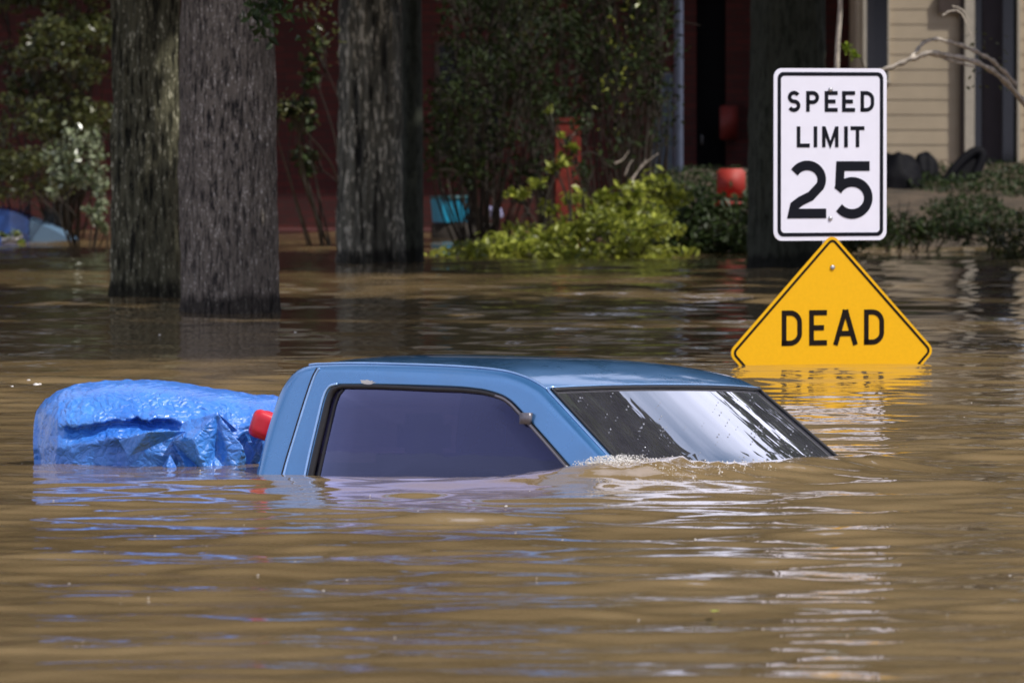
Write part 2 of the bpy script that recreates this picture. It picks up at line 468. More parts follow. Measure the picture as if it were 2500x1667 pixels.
# ------------------------------------------------------------------ flood water: a real wavy sheet
def axis(fine0, fine1, step, lo, hi, g_=1.12):
    a = list(np.arange(fine0, fine1, step)); s = step
    while a[-1] < hi: s *= g_; a.append(a[-1] + s)
    b = []; x = fine0; s = step
    while x > lo: s *= g_; x -= s; b.append(x)
    return np.array(b[::-1] + a)
xs = axis(-3.0, 3.0, 0.03, -700, 700)
ys1 = list(np.arange(16.5, 33, 0.026)); s = 0.026
while ys1[-1] < 92:
    s = min(s * 1.004, 0.11); ys1.append(ys1[-1] + s)
while ys1[-1] < 100: ys1.append(ys1[-1] + 1)
yb = []; y = 16.5; s = 0.03
while y > -600: s *= 1.15; y -= s; yb.append(y)
ys = np.array(yb[::-1] + ys1)
X, Y = np.meshgrid(xs, ys, indexing='ij')
Z = np.zeros_like(X)
R2 = np.random.default_rng(5)
patch = 0.55 + 0.9 * vnoise(X * 0.5 + 9, Y * 0.16 + 4)
for k in range(64):
    lam = 0.16 * (1.75 / 0.16) ** R2.random()
    th = math.radians(R2.normal(95, 32))
    kk = 2 * math.pi / lam
    slope = 0.0084 * (1.0 if lam > 0.3 else 1.1)
    amp = slope / kk
    ph = R2.random() * 6.28
    res = np.clip((lam / np.clip(np.gradient(ys), 0.02, 9) - 2.5) / 2, 0, 1)[None, :]
    wob = 1.2 * vnoise(X * 0.9 + k * 3.1, Y * 0.35 + k) * 2
    Z += amp * res * np.sin(kk * (X * math.cos(th) + Y * math.sin(th)) + ph + wob)
Z *= patch
Z *= 1 + 0.12 * np.clip((29 - Y) / 5, 0, 1)
for k in range(34):
    lam = 0.085 + 0.2 * R2.random(); th = math.radians(R2.normal(92, 30)); kk = 2 * math.pi / lam
    res = np.clip((lam / np.clip(np.gradient(ys), 0.02, 9) - 2.2) / 2, 0, 1)[None, :]
    pk_ = np.clip(2.0 * vnoise(X * 0.8 + 5 * k, Y * 0.35 + 2 * k) - 0.6, 0, 1.0)
    Z += 0.0105 / kk * res * pk_ * np.sin(kk * (X * math.cos(th) + Y * math.sin(th)) + 6 * R2.random() + 2 * vnoise(X * 1.5 + k, Y * .7))
# ring ripples sent out by the moving water round the cab
cen = TW(0.9, 0.2)
rr = np.hypot(X - cen.x, (Y - cen.y))
Z += 0.0016 * np.sin(rr * 2 * math.pi / 0.34 + 1.5 * vnoise(X * 1.3, Y * 1.3)) * np.exp(-((rr - 1.5) / 1.1) ** 2)
# water heaped against the cab
def gauss(p, sx, sy, amp, ang=0.0):
    dx, dy = X - p.x, Y - p.y
    c_, s_ = math.cos(ang), math.sin(ang)
    u, v_ = dx * c_ + dy * s_, -dx * s_ + dy * c_
    return amp * np.exp(-(u / sx) ** 2 - (v_ / sy) ** 2)
Z += gauss(TW(1.50, 0.02), 0.26, 0.22, 0.038, -THETA)
Z += gauss(TW(1.66, 0.60), 0.24, 0.75, 0.052, -THETA)
Z += gauss(TW(1.52, 0.30), 0.10, 0.16, 0.026, -THETA)
Z += gauss(TW(1.60, 1.28), 0.22, 0.30, 0.034, -THETA)
Z += gauss(TW(1.15, -0.05), 0.40, 0.18, 0.012, -THETA)
nearc = np.exp(-((X - TW(1.5, .2).x) / .45) ** 2 - ((Y - TW(1.5, .2).y) / .5) ** 2)
Z += nearc * (0.016 * (np.abs(vnoise(X * 16, Y * 10) - 0.5) * 2 - .3) + 0.010 * (np.abs(vnoise(X * 34 + 5, Y * 22, 3) - 0.5) * 2 - .3) + 0.005 * (vnoise(X * 60, Y * 34, 3) - 0.5))
wt = link('flood_water', mesh_np('flood_water', np.stack([X, Y, Z], -1).reshape(-1, 3), grid_faces(len(xs), len(ys))[:, ::-1]), M['water'])
wt.name = 'water'
wz_x, wz_y, wz_Z = xs.copy(), ys.copy(), Z.copy()
def WZ(x, y): return float(wz_Z[min(len(wz_x) - 1, int(np.searchsorted(wz_x, x))), min(len(wz_y) - 1, int(np.searchsorted(wz_y, y)))])
tag(wt, kind='structure')

# ------------------------------------------------------------------ leaves and plants
def leaf_cloud(cen, size, rng, up=0.3, asp=0.5, bend=0.25):
    """cen (n,3), size (n,): one folded four-cornered leaf per centre"""
    n = len(cen)
    d = rng.normal(size=(n, 3)); d[:, 2] *= 0.0 if up > 10 else 1.0; d /= np.linalg.norm(d, axis=1, keepdims=True)
    nn_ = rng.normal(size=(n, 3)); nn_[:, 2] = np.abs(nn_[:, 2]) + up
    nn_ -= d * np.sum(nn_ * d, 1, keepdims=True); nn_ /= np.linalg.norm(nn_, axis=1, keepdims=True)
    s_ = np.cross(d, nn_); L = size[:, None]
    a = cen - d * L * 0.5; b = cen + d * L * 0.5
    l_ = cen + s_ * L * asp * 0.5 + nn_ * L * bend * asp - d * L * 0.06
    r_ = cen - s_ * L * asp * 0.5 + nn_ * L * bend * asp - d * L * 0.06
    co = np.stack([a, l_, b, r_], 1).reshape(-1, 3)
    k = np.arange(n)[:, None] * 4
    f = np.concatenate([k + np.array([[0, 1, 2]]), k + np.array([[0, 2, 3]])])
    return co, f

def foliage(name, mat, cen, size, rng, parent, var=None, **kw):
    co, f = leaf_cloud(cen, size, rng, **kw)
    lv = rng.random(len(cen)) if var is None else var
    o = link(name, mesh_np(name, co, f, False, np.repeat(lv, 4)), mat, parent)
    return o

# gaps cut into the crowns so that sun reaches chosen spots: world point and radius of the shaft
SHAFTS = []
def shaft(px, py, Yd, r): 
    p = P(px, py, Yd); SHAFTS.append((np.array(p[:]), r))
Sn = np.array(S[:])
def in_gap(c):
    keep = np.ones(len(c), bool)
    for p, r in SHAFTS:
        d = c - p
        along = d @ Sn
        perp = np.linalg.norm(d - along[:, None] * Sn, axis=1)
        keep &= ~((perp < r) & (along > 0.6))
    return keep
for q in ((1120, 620), (1230, 600), (1340, 590), (1450, 570), (1540, 560), (1580, 480), (1480, 500), (1370, 400)): shaft(q[0], q[1], 73.0, 0.75)
for q in ((190, 380), (230, 450), (150, 430), (235, 540)): shaft(q[0], q[1], 78.3, 0.6)
shaft(40, 540, 82, 0.6); shaft(60, 430, 80.5, .4); shaft(1385, 330, 76.5, .4); shaft(1785, 450, 76, .6); shaft(1085, 505, 80, .4)
shaft(120, 800, DW(800), 1.6); shaft(900, 800, DW(800), 1.6); shaft(1450, 800, DW(800), 1.6)
shaft(500, 830, DW(830), 1.5); shaft(1150, 850, DW(850), 1.5)
shaft(2300, 800, DW(800), 1.3)
for q in (-100, 350, 800, 1250, 1700): shaft(q, 805, DW(805), 2.3); shaft(q, 860, DW(860), 2.2)
shaft(200, 745, DW(745), 0.5); shaft(900, 700, DW(700), 0.35); shaft(1150, 700, DW(700), 0.35)
for q in ((2200, 60), (2200, 250), (2280, 100), (2280, 330), (2350, 30), (2360, 250), (2480, 150), (2490, 380)): shaft(q[0], q[1], 88, 0.75)
shaft(2200, 150, 60, 0.5); shaft(2350, 140, 60, 0.5); shaft(2460, 190, 60, .5); shaft(2080, 120, 66, .3)
shaft(2300, 560, 76, .3); shaft(660, 300, 53, .22); shaft(420, 200, 57, .2); shaft(885, 100, 70, .25); shaft(880, 600, 69, .2)

for q in ((2025, 300), (2025, 560), (2025, 800)): shaft(q[0], q[1], 41.6, .75)
for q in ((300, 1050), (560, 1050), (800, 1000), (1100, 1000), (1400, 1000), (1700, 1050), (1950, 1080)): shaft(q[0], q[1], 29.4, .7)
rg = np.random.default_rng(77)
for _ in range(90):
    Yq = 70 + 13 * rg.random(); pxq = 2500 * rg.random()
    shaft(pxq, 640 * rg.random() - 20, Yq, .07 + .13 * rg.random())
for _ in range(24): 
    q = rg.random(); shaft(260 + 420 * rg.random(), 60 + 660 * rg.random(), 54, .04 + .07 * rg.random())
for _ in range(12): shaft(820 + 170 * rg.random(), 620 * rg.random(), 69.5, .05 + .08 * rg.random())

def crown_points(c, R_, n_cl, per, rng, clr=0.9):
    c = np.array(c, float); R_ = np.array(R_, float)
    out = []
    for _ in range(n_cl):
        d = rng.normal(size=3); d /= np.linalg.norm(d)
        r = (0.35 + 0.65 * rng.random() ** 0.45)
        p = c + d * R_ * r
        q = rng.normal(size=(per, 3)) * np.array([clr, clr, clr * 0.6]) * 0.5
        out.append(p + q)
    return np.concatenate(out)

def trunk_mesh(x, y, r0, r1, H, rng, z0=-1.6, rough=0.06, flare=0.10, ns=72, nz=150, lean=(0, 0), furrow=0.0):
    zz = np.concatenate([np.linspace(z0, 4.0, nz), np.linspace(4.4, H, 14)])
    ang = np.linspace(0, 2 * np.pi, ns, endpoint=False)
    A, ZZ = np.meshgrid(ang, zz)
    t = (ZZ - z0) / (H - z0)
    rad = r0 + (r1 - r0) * t ** 1.2 + flare * r0 * np.exp(-np.clip(ZZ + 0.3, 0, 9) * 3)
    o_ = rng.random() * 50
    rad = rad * (1 + rough * (vnoise(np.cos(A) * 2 + o_, np.sin(A) * 2 + o_, ZZ * 0.9) - 0.5) * 2)
    if furrow:
        cs = 2 * np.pi * r0
        f1 = vnoise(np.cos(A) * 9 + o_, np.sin(A) * 9 + o_, ZZ * 3.5)
        f2 = vnoise(np.cos(A) * 17 + o_, np.sin(A) * 17 - o_, ZZ * 7)
        rad = rad + furrow * (np.abs(f1 - 0.5) * 2 + 0.6 * np.abs(f2 - 0.5) * 2 - 0.8)
    cx = x + lean[0] * ZZ; cy = y + lean[1] * ZZ
    co = np.stack([cx + rad * np.cos(A), cy + rad * np.sin(A), ZZ], -1).reshape(-1, 3)
    return co, grid_faces(len(zz), ns, True)

def tree(kind, label, x, y, r0, H, bark, rng, crown_c=None, crown_R=(4, 4, 5), n_cl=90, per=90, leafs=0.46,
         group='trees standing in the flood', lean=(0, 0), furrow=0.0, ns=72, limbs=6, cat='tree', leafm='leaf_dark'):
    root = empty(kind, (x, y, 0))
    tag(root, label, cat, group)
    co, f = trunk_mesh(0, 0, r0, r0 * 0.5, H, rng, lean=lean, furrow=furrow, ns=ns)
    mb = MB(); mb.add(co, f)
    cc = crown_c or (lean[0] * H, lean[1] * H, H)
    for k in range(limbs):
        a = k * 2.4 + rng.random(); zs = H * (0.62 + 0.3 * rng.random())
        e = np.array([cc[0] + math.cos(a) * crown_R[0] * 0.7, cc[1] + math.sin(a) * crown_R[1] * 0.7, cc[2] + rng.normal() * 1.0 + 1])
        s0 = np.array([lean[0] * zs, lean[1] * zs, zs])
        mid = (s0 + e) / 2 + np.array([0, 0, 0.6])
        mb.tube(catmull([s0, mid, e], 6), np.linspace(r0 * 0.35, 0.03, 13), 7)
    mb.build('trunk', bark, root)
    pts = crown_points(cc, crown_R, n_cl, per, rng)
    wp = pts + np.array([x, y, 0])
    # keep the view between camera and background free: crowns stay above the frame
    keep = (in_gap(wp) if H < 18 else True) & (wp[:, 2] > CAMZ + (wp[:, 1] * 0.0175) + 0.5)
    pts = pts[keep]
    foliage('crown', M[leafm], pts, leafs * (0.7 + 0.6 * rng.random(len(pts))), rng, root)
    return root

r = np.random.default_rng(21)
def at_base(pxc, py): 
    p = P(pxc, py, DW(py)); return p.x, p.y + 0.0
def sc_at(py): return F / DW(py)

x, y = at_base(348, 727); tree('oak_tree', 'dark trunk with deep mossy bark standing just behind the thick grey trunk', x, y + .25, 0.245, 11, M['bark_left'], r, crown_R=(5, 4.5, 5.5), n_cl=130, lean=(0.004, 0), furrow=0.028, ns=170, crown_c=(-1, 1, 9.5))
x, y = at_base(556, 765); tree('oak_tree', 'thick grey barked trunk nearest the truck, left of centre', x, y + .31, 0.312, 12, M['bark_front'], r, crown_R=(4.5, 4.5, 4.8), n_cl=120, lean=(-0.006, 0), furrow=0.018, ns=200, crown_c=(0, 1, 9))
x, y = at_base(902, 642); tree('oak_tree', 'shaded trunk with pale vertical bark streaks between grey trunk and sunny bush', x, y + .29, 0.29, 11, M['bark_mid'], r, crown_R=(5, 4.5, 5.5), n_cl=130, furrow=0.035, ns=120, crown_c=(0, 0, 9.5))
x, y = at_base(1003, 640); tree('young_tree', 'slim black trunk touching the right side of the streaked trunk', x, y + .6, 0.10, 9, M['bark_dark'], r, crown_R=(3, 3, 3.5), n_cl=40, crown_c=(1, 1, 8))
x, y = at_base(1925, 655); tree('oak_tree', 'broad dark trunk directly behind the speed limit sign', x, y + .34, 0.335, 12, M['bark_dark'], r, crown_R=(5, 4.5, 5.5), n_cl=130, furrow=0.02, ns=120, crown_c=(0.5, 0, 10))
# unseen trees added outside the picture, their crowns placed to shade and mirror in it
off = [('tall tree beyond the left edge, arching over the house', -9.5, 66, .30, 13), ('tall tree outside the right edge over the bank', 8.5, 66, .3, 10),
       ('leaning tree far right of the bare branch', 11.5, 58, .28, 9.6), ('tree at far right near the shore bend', 14.5, 69, .3, 10),
       ('tree between house corner and right yard, set back', 5.0, 96, .3, 14), ('tree behind the brick house roof', -3.5, 99, .3, 15),
       ('tree at back left behind the roof', -10, 98, .3, 15), ('tree in the right back garden', 11.5, 92, .3, 14),
       ('tree standing in water past the left edge', -13, 56, .3, 13), ('unseen tall tree added beyond the right edge, its crown darkening the windshield reflection', 10.0, 41.6, .22, 18.5), ('tree outside right edge close to the road', 13.5, 48, .3, 9.6),  # the tallest is added to darken the windshield's reflection
       ('low spreading tree past the right edge level with the sunlit channel', 5.6, 50, .25, 8),
       ('spreading tree past the left edge beside the sunken car', -7.0, 76, .25, 9), ('tree past the left edge in front of the thick grey trunk', -7.5, 53, .25, 9),
       ('tree close to the house wall, hidden past the left', -6.6, 84, .25, 9)]
for lb, x, y, r0, H in off:
    tree('garden_tree', lb, x, y, r0, H, M['bark_dark'], r, crown_R=(3.5, 3.3, 3.0) if H == 18.5 else (4.8, 4.5, 6.0 if H > 9.5 else 4.5), n_cl=120 if H < 18 else 230, per=85, crown_c=((-1.6 if x > 0 else 1.6) if (H < 9.5 or H == 18.5) else 0, 0, H - 1 if H < 18 else H - 2.6), leafs=.48, group='trees round the yard', ns=20, limbs=4)

n = 15000
fx = -45 + 90 * r.random(n); fy = 106 + 10 * r.random(n); fz = -1 + 27 * r.random(n) * (0.75 + .35 * vnoise(fx * .12, 3, 1))
o = foliage('unseen_woods', M['leaf_dark'], np.stack([fx, fy, fz], -1), 1.5 * (.6 + .8 * r.random(n)), r, None)  # unseen leaf mass added to close sky gaps mirrored in the water
tag(o, 'unseen dark wood added behind the houses to close sky gaps in reflections', 'wood', None, 'stuff')

def shrub(name, label, clumps, leafm, rng, size, base, group='shrubs in the flooded yard', cat='bush', stems=7, up=0.3, asp=0.5):
    """clumps: list of (px, py, depth, radius_x, radius_z, n) in photo pixels / metres"""
    root = empty(name, base); tag(root, label, cat, group)
    mb = MB(); pts = []
    b = np.array(base)
    for k, (px, py, Yd, rx, rz, n) in enumerate(clumps):
        c = np.array(P(px, py, Yd)[:]) - b
        q = rng.normal(size=(n, 3)); q /= np.linalg.norm(q, axis=1, keepdims=True) + 1e-9
        q *= (rng.random((n, 1)) ** 0.4)
        q = q * (1 + .5 * rng.random((n, 1)) ** 3)
        pts.append(c + q * np.array([rx, rx * 0.8, rz]))
        s0 = np.array([rng.normal() * .08, rng.normal() * .08, -0.3])
        mid = (s0 + c) / 2 + np.array([rng.normal() * .12, rng.normal() * .1, 0.15])
        mb.tube(catmull([s0, mid, c], 5), np.linspace(0.013, 0.003, 11), 5)
        for _ in range(3):
            e = c + rng.normal(size=3) * np.array([rx, rx, rz]) * 0.8
            mb.tube(catmull([c + (mid - c) * .3, (c + e) / 2 + rng.normal(size=3) * .03, e], 4), np.linspace(0.008, 0.002, 9), 4)
    mb.build('stem', M['twig'], root)
    pts = np.concatenate(pts)
    foliage('foliage', M[leafm], pts, size * (0.6 + 0.8 * rng.random(len(pts))), rng, root, up=up, asp=asp)
    return root

# the sunny bush at the water's edge
cl = []
for k in range(26):
    t = k / 25
    px = 1110 + 520 * t; top = 625 - 100 * t + 18 * math.sin(k * 2.1) if t < .75 else 570 + 20 * math.sin(k)
    cl.append((px + 12 * r.normal(), top + 10 * r.normal(), 73 + r.normal() * .4, .17, .09, 85))
    if t > .15: cl.append((px + r.normal() * 14, 625 + r.normal() * 10, 72.8 + r.normal() * .3, .19, .09, 75))
cl += [(1370, 330, 73.4, .03, .03, 12), (1340, 270, 73.4, .04, .03, 14), (1480, 500, 73.6, .16, .12, 130), (1545, 475, 73.6, .18, .12, 130), (1600, 450, 73.8, .17, .12, 130), (1640, 480, 73.8, .16, .12, 110), (1520, 530, 73.4, .2, .12, 140), (1590, 530, 73.4, .2, .12, 140), (1400, 480, 73.5, .1, .08, 60), (1430, 530, 73.5, .15, .1, 110), (1340, 510, 73.5, .10, .06, 60),
       (1260, 475, 73.5, .10, .05, 60), (1310, 450, 73.4, .08, .05, 45), (1375, 395, 73.4, .07, .06, 40), (1350, 405, 73.4, .06, .05, 30), (1395, 362, 73.4, .05, .03, 18), (1080, 652, 72.4, .10, .02, 20), (1050, 655, 72.3, .06, .015, 10)]
x, y = P(1400, 650, 73.3).x, 73.3
shrub('low_bush', 'yellow-green sunlit bush spreading over the water in front of the shaded house', cl, 'leaf_bright', r, 0.075, (x, y, 0), stems=12)
# dark shrub to its right, before the big trunk
cl = [(1640 + 32 * k + r.normal() * 8, 505 + 70 * r.random(), 75 + r.normal() * .4, .22, .26, 190) for k in range(9)] + [(1620 + 24 * k, 600, 74.5, .2, .12, 110) for k in range(10)]
x = P(1740, 640, 75).x
shrub('low_bush', 'dark green bush left of the signs, joined to the sunny bush', cl, 'leaf_dark', r, 0.085, (x, 75.2, 0))
# silvery shrub at left
cl = [(185, 340, 78.5, .16, .12, 110), (150, 385, 78.5, .16, .12, 120), (205, 400, 78.4, .2, .16, 170), (140, 430, 78.4, .10, .10, 80), (230, 345, 78.5, .08, .14, 60),
      (235, 440, 78.3, .12, .14, 110), (190, 440, 78.4, .14, .08, 70), (130, 475, 78.3, .05, .06, 25), (245, 500, 78.3, .06, .1, 60), (238, 535, 78.2, .07, .07, 60), (255, 560, 78.2, .03, .05, 30), (215, 515, 78.2, .05, .04, 30)]
x = P(215, 590, 78.4).x
shrub('tall_bush', 'silvery glossy leaved shrub leaning out from the left dark trunk', cl, 'leaf_silver', r, 0.07, (x, 78.5, 0), up=0.1)
# olive shrubs behind, at the left edge
cl = [(20 + 230 * r.random(), 60 + 260 * r.random(), 82 + r.normal() * .8, .20, .12, 100) for k in range(34)] + [(250 * r.random(), -60 + 130 * r.random(), 82, .25, .15, 110) for k in range(12)]
x = P(120, 590, 82).x
shrub('tall_bush', 'tall dark olive shrub filling the upper left corner before the brick wall', cl, 'leaf_olive', r, 0.08, (x, 84.6, 0))
cl = [(10 + 125 * r.random(), 370 + 100 * r.random(), 80.9 + r.normal() * .3, .14, .10, 90) for k in range(12)] + [(-20 + 40 * r.random(), 280 + 190 * r.random(), 80, .15, .12, 80) for k in range(6)]
x = P(60, 590, 80.5).x
shrub('low_bush', 'ochre tinted shrub above the sunken blue car', cl, 'leaf_olive', r, 0.06, (x, 84.2, 0))
# shaded tangle in the middle
cl = [(1060 + 250 * r.random(), -140 + 570 * r.random(), 79 + r.normal() * .8, .24, .18, 60) for k in range(60)]
x = P(1180, 570, 79).x
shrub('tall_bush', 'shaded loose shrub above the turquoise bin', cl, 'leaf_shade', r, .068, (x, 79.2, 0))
cl = [(1420 + 215 * r.random() ** .8, -150 + 540 * r.random(), 78 + r.normal() * .6, .22, .20, 52) for k in range(50)]
x = P(1540, 570, 78).x
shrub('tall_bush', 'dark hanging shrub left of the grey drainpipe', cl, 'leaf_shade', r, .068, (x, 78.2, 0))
cl = [(720 + 60 * r.random(), 80 + 330 * r.random(), 80, .10, .09, 40) for k in range(9)] + [(720 + 50 * r.normal(), 265 + 12 * r.normal(), 76, .1, .05, 40) for k in range(4)]
x = P(800, 580, 79).x
cl3 = [(1345, 290, 76, .10, .08, 60), (1420, 300, 76, .10, .10, 70), (1390, 345, 75.9, .05, .04, 14), (1425, 420, 76, .09, .10, 60), (1335, 360, 76, .06, .05, 20), (1415, 480, 75.8, .08, .08, 40)]
shrub('tall_bush', 'small sprays of leaves hanging round the brick-red pillar', cl3, 'leaf_dark', r, .06, (P(1440, 570, 76).x, 76.2, 0), stems=3)
cl2 = [(1180 + 300 * r.random(), -140 + 440 * r.random(), 82 + r.normal() * .5, .24, .18, 100) for k in range(38)]
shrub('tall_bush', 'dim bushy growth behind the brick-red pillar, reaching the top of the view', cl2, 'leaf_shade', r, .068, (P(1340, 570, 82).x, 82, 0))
shrub('tall_bush', 'thin shrub in front of the brick wall beside the grey trunk', cl, 'leaf_dark', r, 0.085, (x, 80, 0))
# green sprays hanging from above, right of the grey trunk
def spray(name, label, pts, leafm, size, rng, n=60, rad=.10, group='leafy sprays hanging from above', r0=.012):
    p3 = [np.array(P(*q)[:]) for q in pts]
    root = empty(name, p3[0]); tag(root, label, 'branch', group)
    loc = [q - p3[0] for q in p3]; path = catmull(loc, 8)
    MB().tube(path, np.linspace(r0, .003, len(path)), 6).build('stem', M['twig'], root)
    k = rng.integers(len(path) // 5, len(path), n)
    q = path[k] + rng.normal(size=(n, 3)) * rad
    foliage('foliage', M[leafm], q, size * (0.6 + .8 * rng.random(n)), rng, root)
    return root
spray('leafy_spray', 'green leaf spray drooping across the top of the grey trunk', [(690, -220, 50), (690, -60, 50), (660, 10, 50), (640, 60, 50)], 'leaf_dark', .07, r, 200, .075)
spray('leafy_spray', 'pale leaf spray hanging at the top between two trunks', [(800, -220, 62), (790, -40, 62), (770, 40, 62), (800, 140, 62)], 'leaf_olive', .06, r, 140, .07)
spray('leafy_spray', 'small green leaf spray right of the grey trunk at mid height', [(640, 240, 64), (690, 255, 64), (720, 262, 64), (745, 280, 64)], 'leaf_olive', .05, r, 50, .045)
spray('leafy_spray', 'yellow-green spray hanging in front of the dark hanging shrub', [(1560, -200, 74), (1540, 20, 74), (1510, 150, 74), (1495, 330, 74)], 'leaf_bright', .055, r, 70, .10)
spray('leafy_spray', 'olive spray at the top above the brick-red pillar', [(1300, -200, 74), (1310, -20, 74), (1290, 60, 74)], 'leaf_olive', .06, r, 110, .11)

# sapling and the lime leaf tuft by the sign's top
root = empty('young_tree', P(2048, 640, 66)); tag(root, 'thin pale sapling stem rising behind the speed limit sign', 'tree')
b0 = np.array(P(2048, 640, 66)[:]); path = [np.array(P(px, py, 66)[:]) - b0 for px, py in ((2046, 660), (2050, 400), (2044, 160), (2052, 0), (2048, -160))]
MB().tube(catmull(path, 8), np.linspace(.022, .016, 33), 7).build('trunk', M['pale_branch'], root)
path = [np.array(P(px, py, 66)[:]) - b0 for px, py in ((2118, 200), (2105, 150), (2090, 130), (2062, 105))]
tw = MB().tube(catmull(path, 6), .006, 5).build('branch', M['twig'], root)
n = 46; tt = r.random(n)
cen = np.stack([np.linspace(2060, 2095, n), np.linspace(108, 142, n)], 1) + r.normal(size=(n, 2)) * 5
foliage('crown', M['leaf_lime'], np.array([np.array(P(a, b_, 65.9)[:]) - b0 for a, b_ in cen]), np.full(n, .05), r, root)

# bare bent branch right of the sign
def Q(px, py, Yd=58): return np.array(P(px, py, Yd)[:])
o0 = Vector(Q(2540, 260)); root = empty('bare_branch', o0); tag(root, 'pale bare branch bending out from behind the speed limit sign', 'branch')
mb = MB()
def br_(pts, r0, r1): 
    p = catmull([Q(*q) - np.array(o0[:]) for q in pts], 7)
    wob = np.stack([np.zeros(len(p)), np.zeros(len(p)), (vnoise(np.arange(len(p)) * .7, r0 * 900) - .5) * .012], 1)
    mb.tube(p + wob, np.linspace(r0, r1, len(p)) * (1 + .25 * np.sin(np.arange(len(p)) * 1.7)), 8)
br_([(2560, 330, 60), (2470, 215, 59), (2400, 160, 58.6), (2330, 140, 58.2), (2275, 130, 58), (2225, 145, 58), (2170, 167, 58), (2120, 180, 58)], .020, .016)
br_([(2225, 142, 58), (2250, 110, 58.2), (2275, 97, 58.3), (2330, 105, 58.5), (2390, 130, 58.7), (2430, 155, 58.9), (2480, 205, 59.2)], .012, .015)
br_([(2270, 133, 58), (2335, 152, 58.2), (2380, 163, 58.4)], .012, .006)
br_([(2300, 40, 60), (2322, 28, 60), (2345, 32, 60), (2360, 60, 60), (2372, 90, 60)], .007, .004)
br_([(2325, 15, 60), (2350, 25, 60), (2365, 55, 60)], .005, .003)
mb.build('branch', M['pale_branch'], root)
n = 40; cen = np.stack([2360 + 110 * r.random(n), 80 + 150 * r.random(n)], 1)
foliage('foliage', M['leaf_olive'], np.array([Q(a, b_, 59.5) - np.array(o0[:]) for a, b_ in cen]), np.full(n, .045), r, root)

# grey twigs in the middle
o0 = Vector(Q(1500, 420, 76)); root = empty('bare_branch', o0); tag(root, 'cluster of thin grey twigs above the sunny bush', 'branch')
mb = MB()
for pts in ([(1540, 440), (1560, 415), (1580, 395), (1607, 375)], [(1525, 430), (1535, 405), (1545, 390)], [(1545, 440), (1562, 410), (1578, 390)], [(1500, 400), (1520, 390), (1536, 368)], [(1380, 350), (1400, 330), (1415, 310), (1425, 290)]):
    MB().tube(catmull([Q(a, b_, 76) - np.array(o0[:]) for a, b_ in pts], 6), np.linspace(.008, .003, 6 * (len(pts) - 1) + 1), 5).build('twig', M['pale_branch'], root)

# ------------------------------------------------------------------ brick house
HY = 90.0
def hx(px, Yd=HY): return P(px, 500, Yd).x
root = empty('brick_house', (hx(900), HY, 0)); tag(root, 'dark red brick house standing in shade behind the trees', 'house')
ox, oy = root.location.x, root.location.y
x0, x1 = hx(-700), hx(2085)
mb = MB(); H_ = 3.6
def wall(mb, xa, xb, za, zb, y=0.0, th=.25): mb.box(((xa + xb) / 2 - ox, y + th / 2, (za + zb) / 2), (xb - xa, th, zb - za))
dx0, dx1 = hx(1700), hx(1772)          # dark doorway
wx0, wx1 = hx(1060), hx(1230)
wall(mb, x0, wx0, -.9, H_); wall(mb, wx0, wx1, -.9, .75); wall(mb, wx0, wx1, 2.0, H_); wall(mb, wx1, dx0, -.9, H_)
wall(mb, dx0, dx1, 3.1, H_); wall(mb, dx1, x1, -.9, H_)
mb.box((x0 - ox + .12, 3.5, 1.3), (.25, 6.5, 4.4)); mb.box((x1 - ox - .12, 3.5, 1.3), (.25, 6.5, 4.4)); mb.box(((x0 + x1) / 2 - ox, 6.9, 1.3), (x1 - x0, .25, 4.4))
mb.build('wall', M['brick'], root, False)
f_ = MB(); cx = (wx0 + wx1) / 2 - ox; ww = wx1 - wx0
for zz in (.78, 1.97): f_.box((cx, .06, zz), (ww, .08, .06))
for xx in (-ww / 2 + .03, ww / 2 - .03, 0): f_.box((cx + xx, .06, 1.375), (.05, .075, 1.14))
wn = f_.build('window', M['brown_trim'], root, False)
MB().box((cx, .14, 1.375), (ww, .02, 1.25)).build('pane', M['dark_glass'], wn, False)
d_ = MB().box(((dx0 + dx1) / 2 - ox, .16, 1.1), (dx1 - dx0, .06, 4.0)).build('door', M['black_plastic'], root, False)
MB().box((dx0 - ox + .06, .11, .95), (.03, .05, .12), bev=.01).build('handle', M['steel'], d_)
# eaves and roof
mb = MB(); xm = (x0 + x1) / 2 - ox; wd = (x1 - x0) + 1.0
e = np.array([[xm - wd / 2, -.9, H_ - .02], [xm + wd / 2, -.9, H_ - .02], [xm + wd / 2, 3.5, H_ + 1.9], [xm - wd / 2, 3.5, H_ + 1.9], [xm + wd / 2, 7.8, H_ - .02], [xm - wd / 2, 7.8, H_ - .02]])
e2 = e - np.array([0, 0, .18])
mb.add(np.concatenate([e, e2]), np.array([[0, 1, 2, 3], [3, 2, 4, 5], [7, 6, 9, 8], [8, 9, 10, 11], [0, 6, 7, 1], [5, 4, 10, 11], [0, 3, 9, 6], [3, 5, 11, 9], [1, 7, 8, 2], [2, 8, 10, 4]]))
mb.build('roof', M['roof_shingle'], root, False)
# porch floor slab in rusty brick at the water line
MB().box((hx(700) - ox, -1.2, -.28), (hx(1120) - hx(300), 2.2, .62), bev=.02).build('step', M['brick'], root, False)

# brick pillar (in front)
xa, xb = P(1355, 500, 76.4).x, P(1418, 500, 76.4).x
root = empty('brick_pillar', ((xa + xb) / 2, 76.4, -.45)); tag(root, 'narrow brick-red pillar rising above the sunny bush', 'pillar')
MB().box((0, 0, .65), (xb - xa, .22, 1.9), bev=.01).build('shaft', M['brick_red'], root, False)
MB().box((0, 0, 1.62), (xb - xa + .01, .24, .04), bev=.01).build('cap', M['brick_red'], root, False)

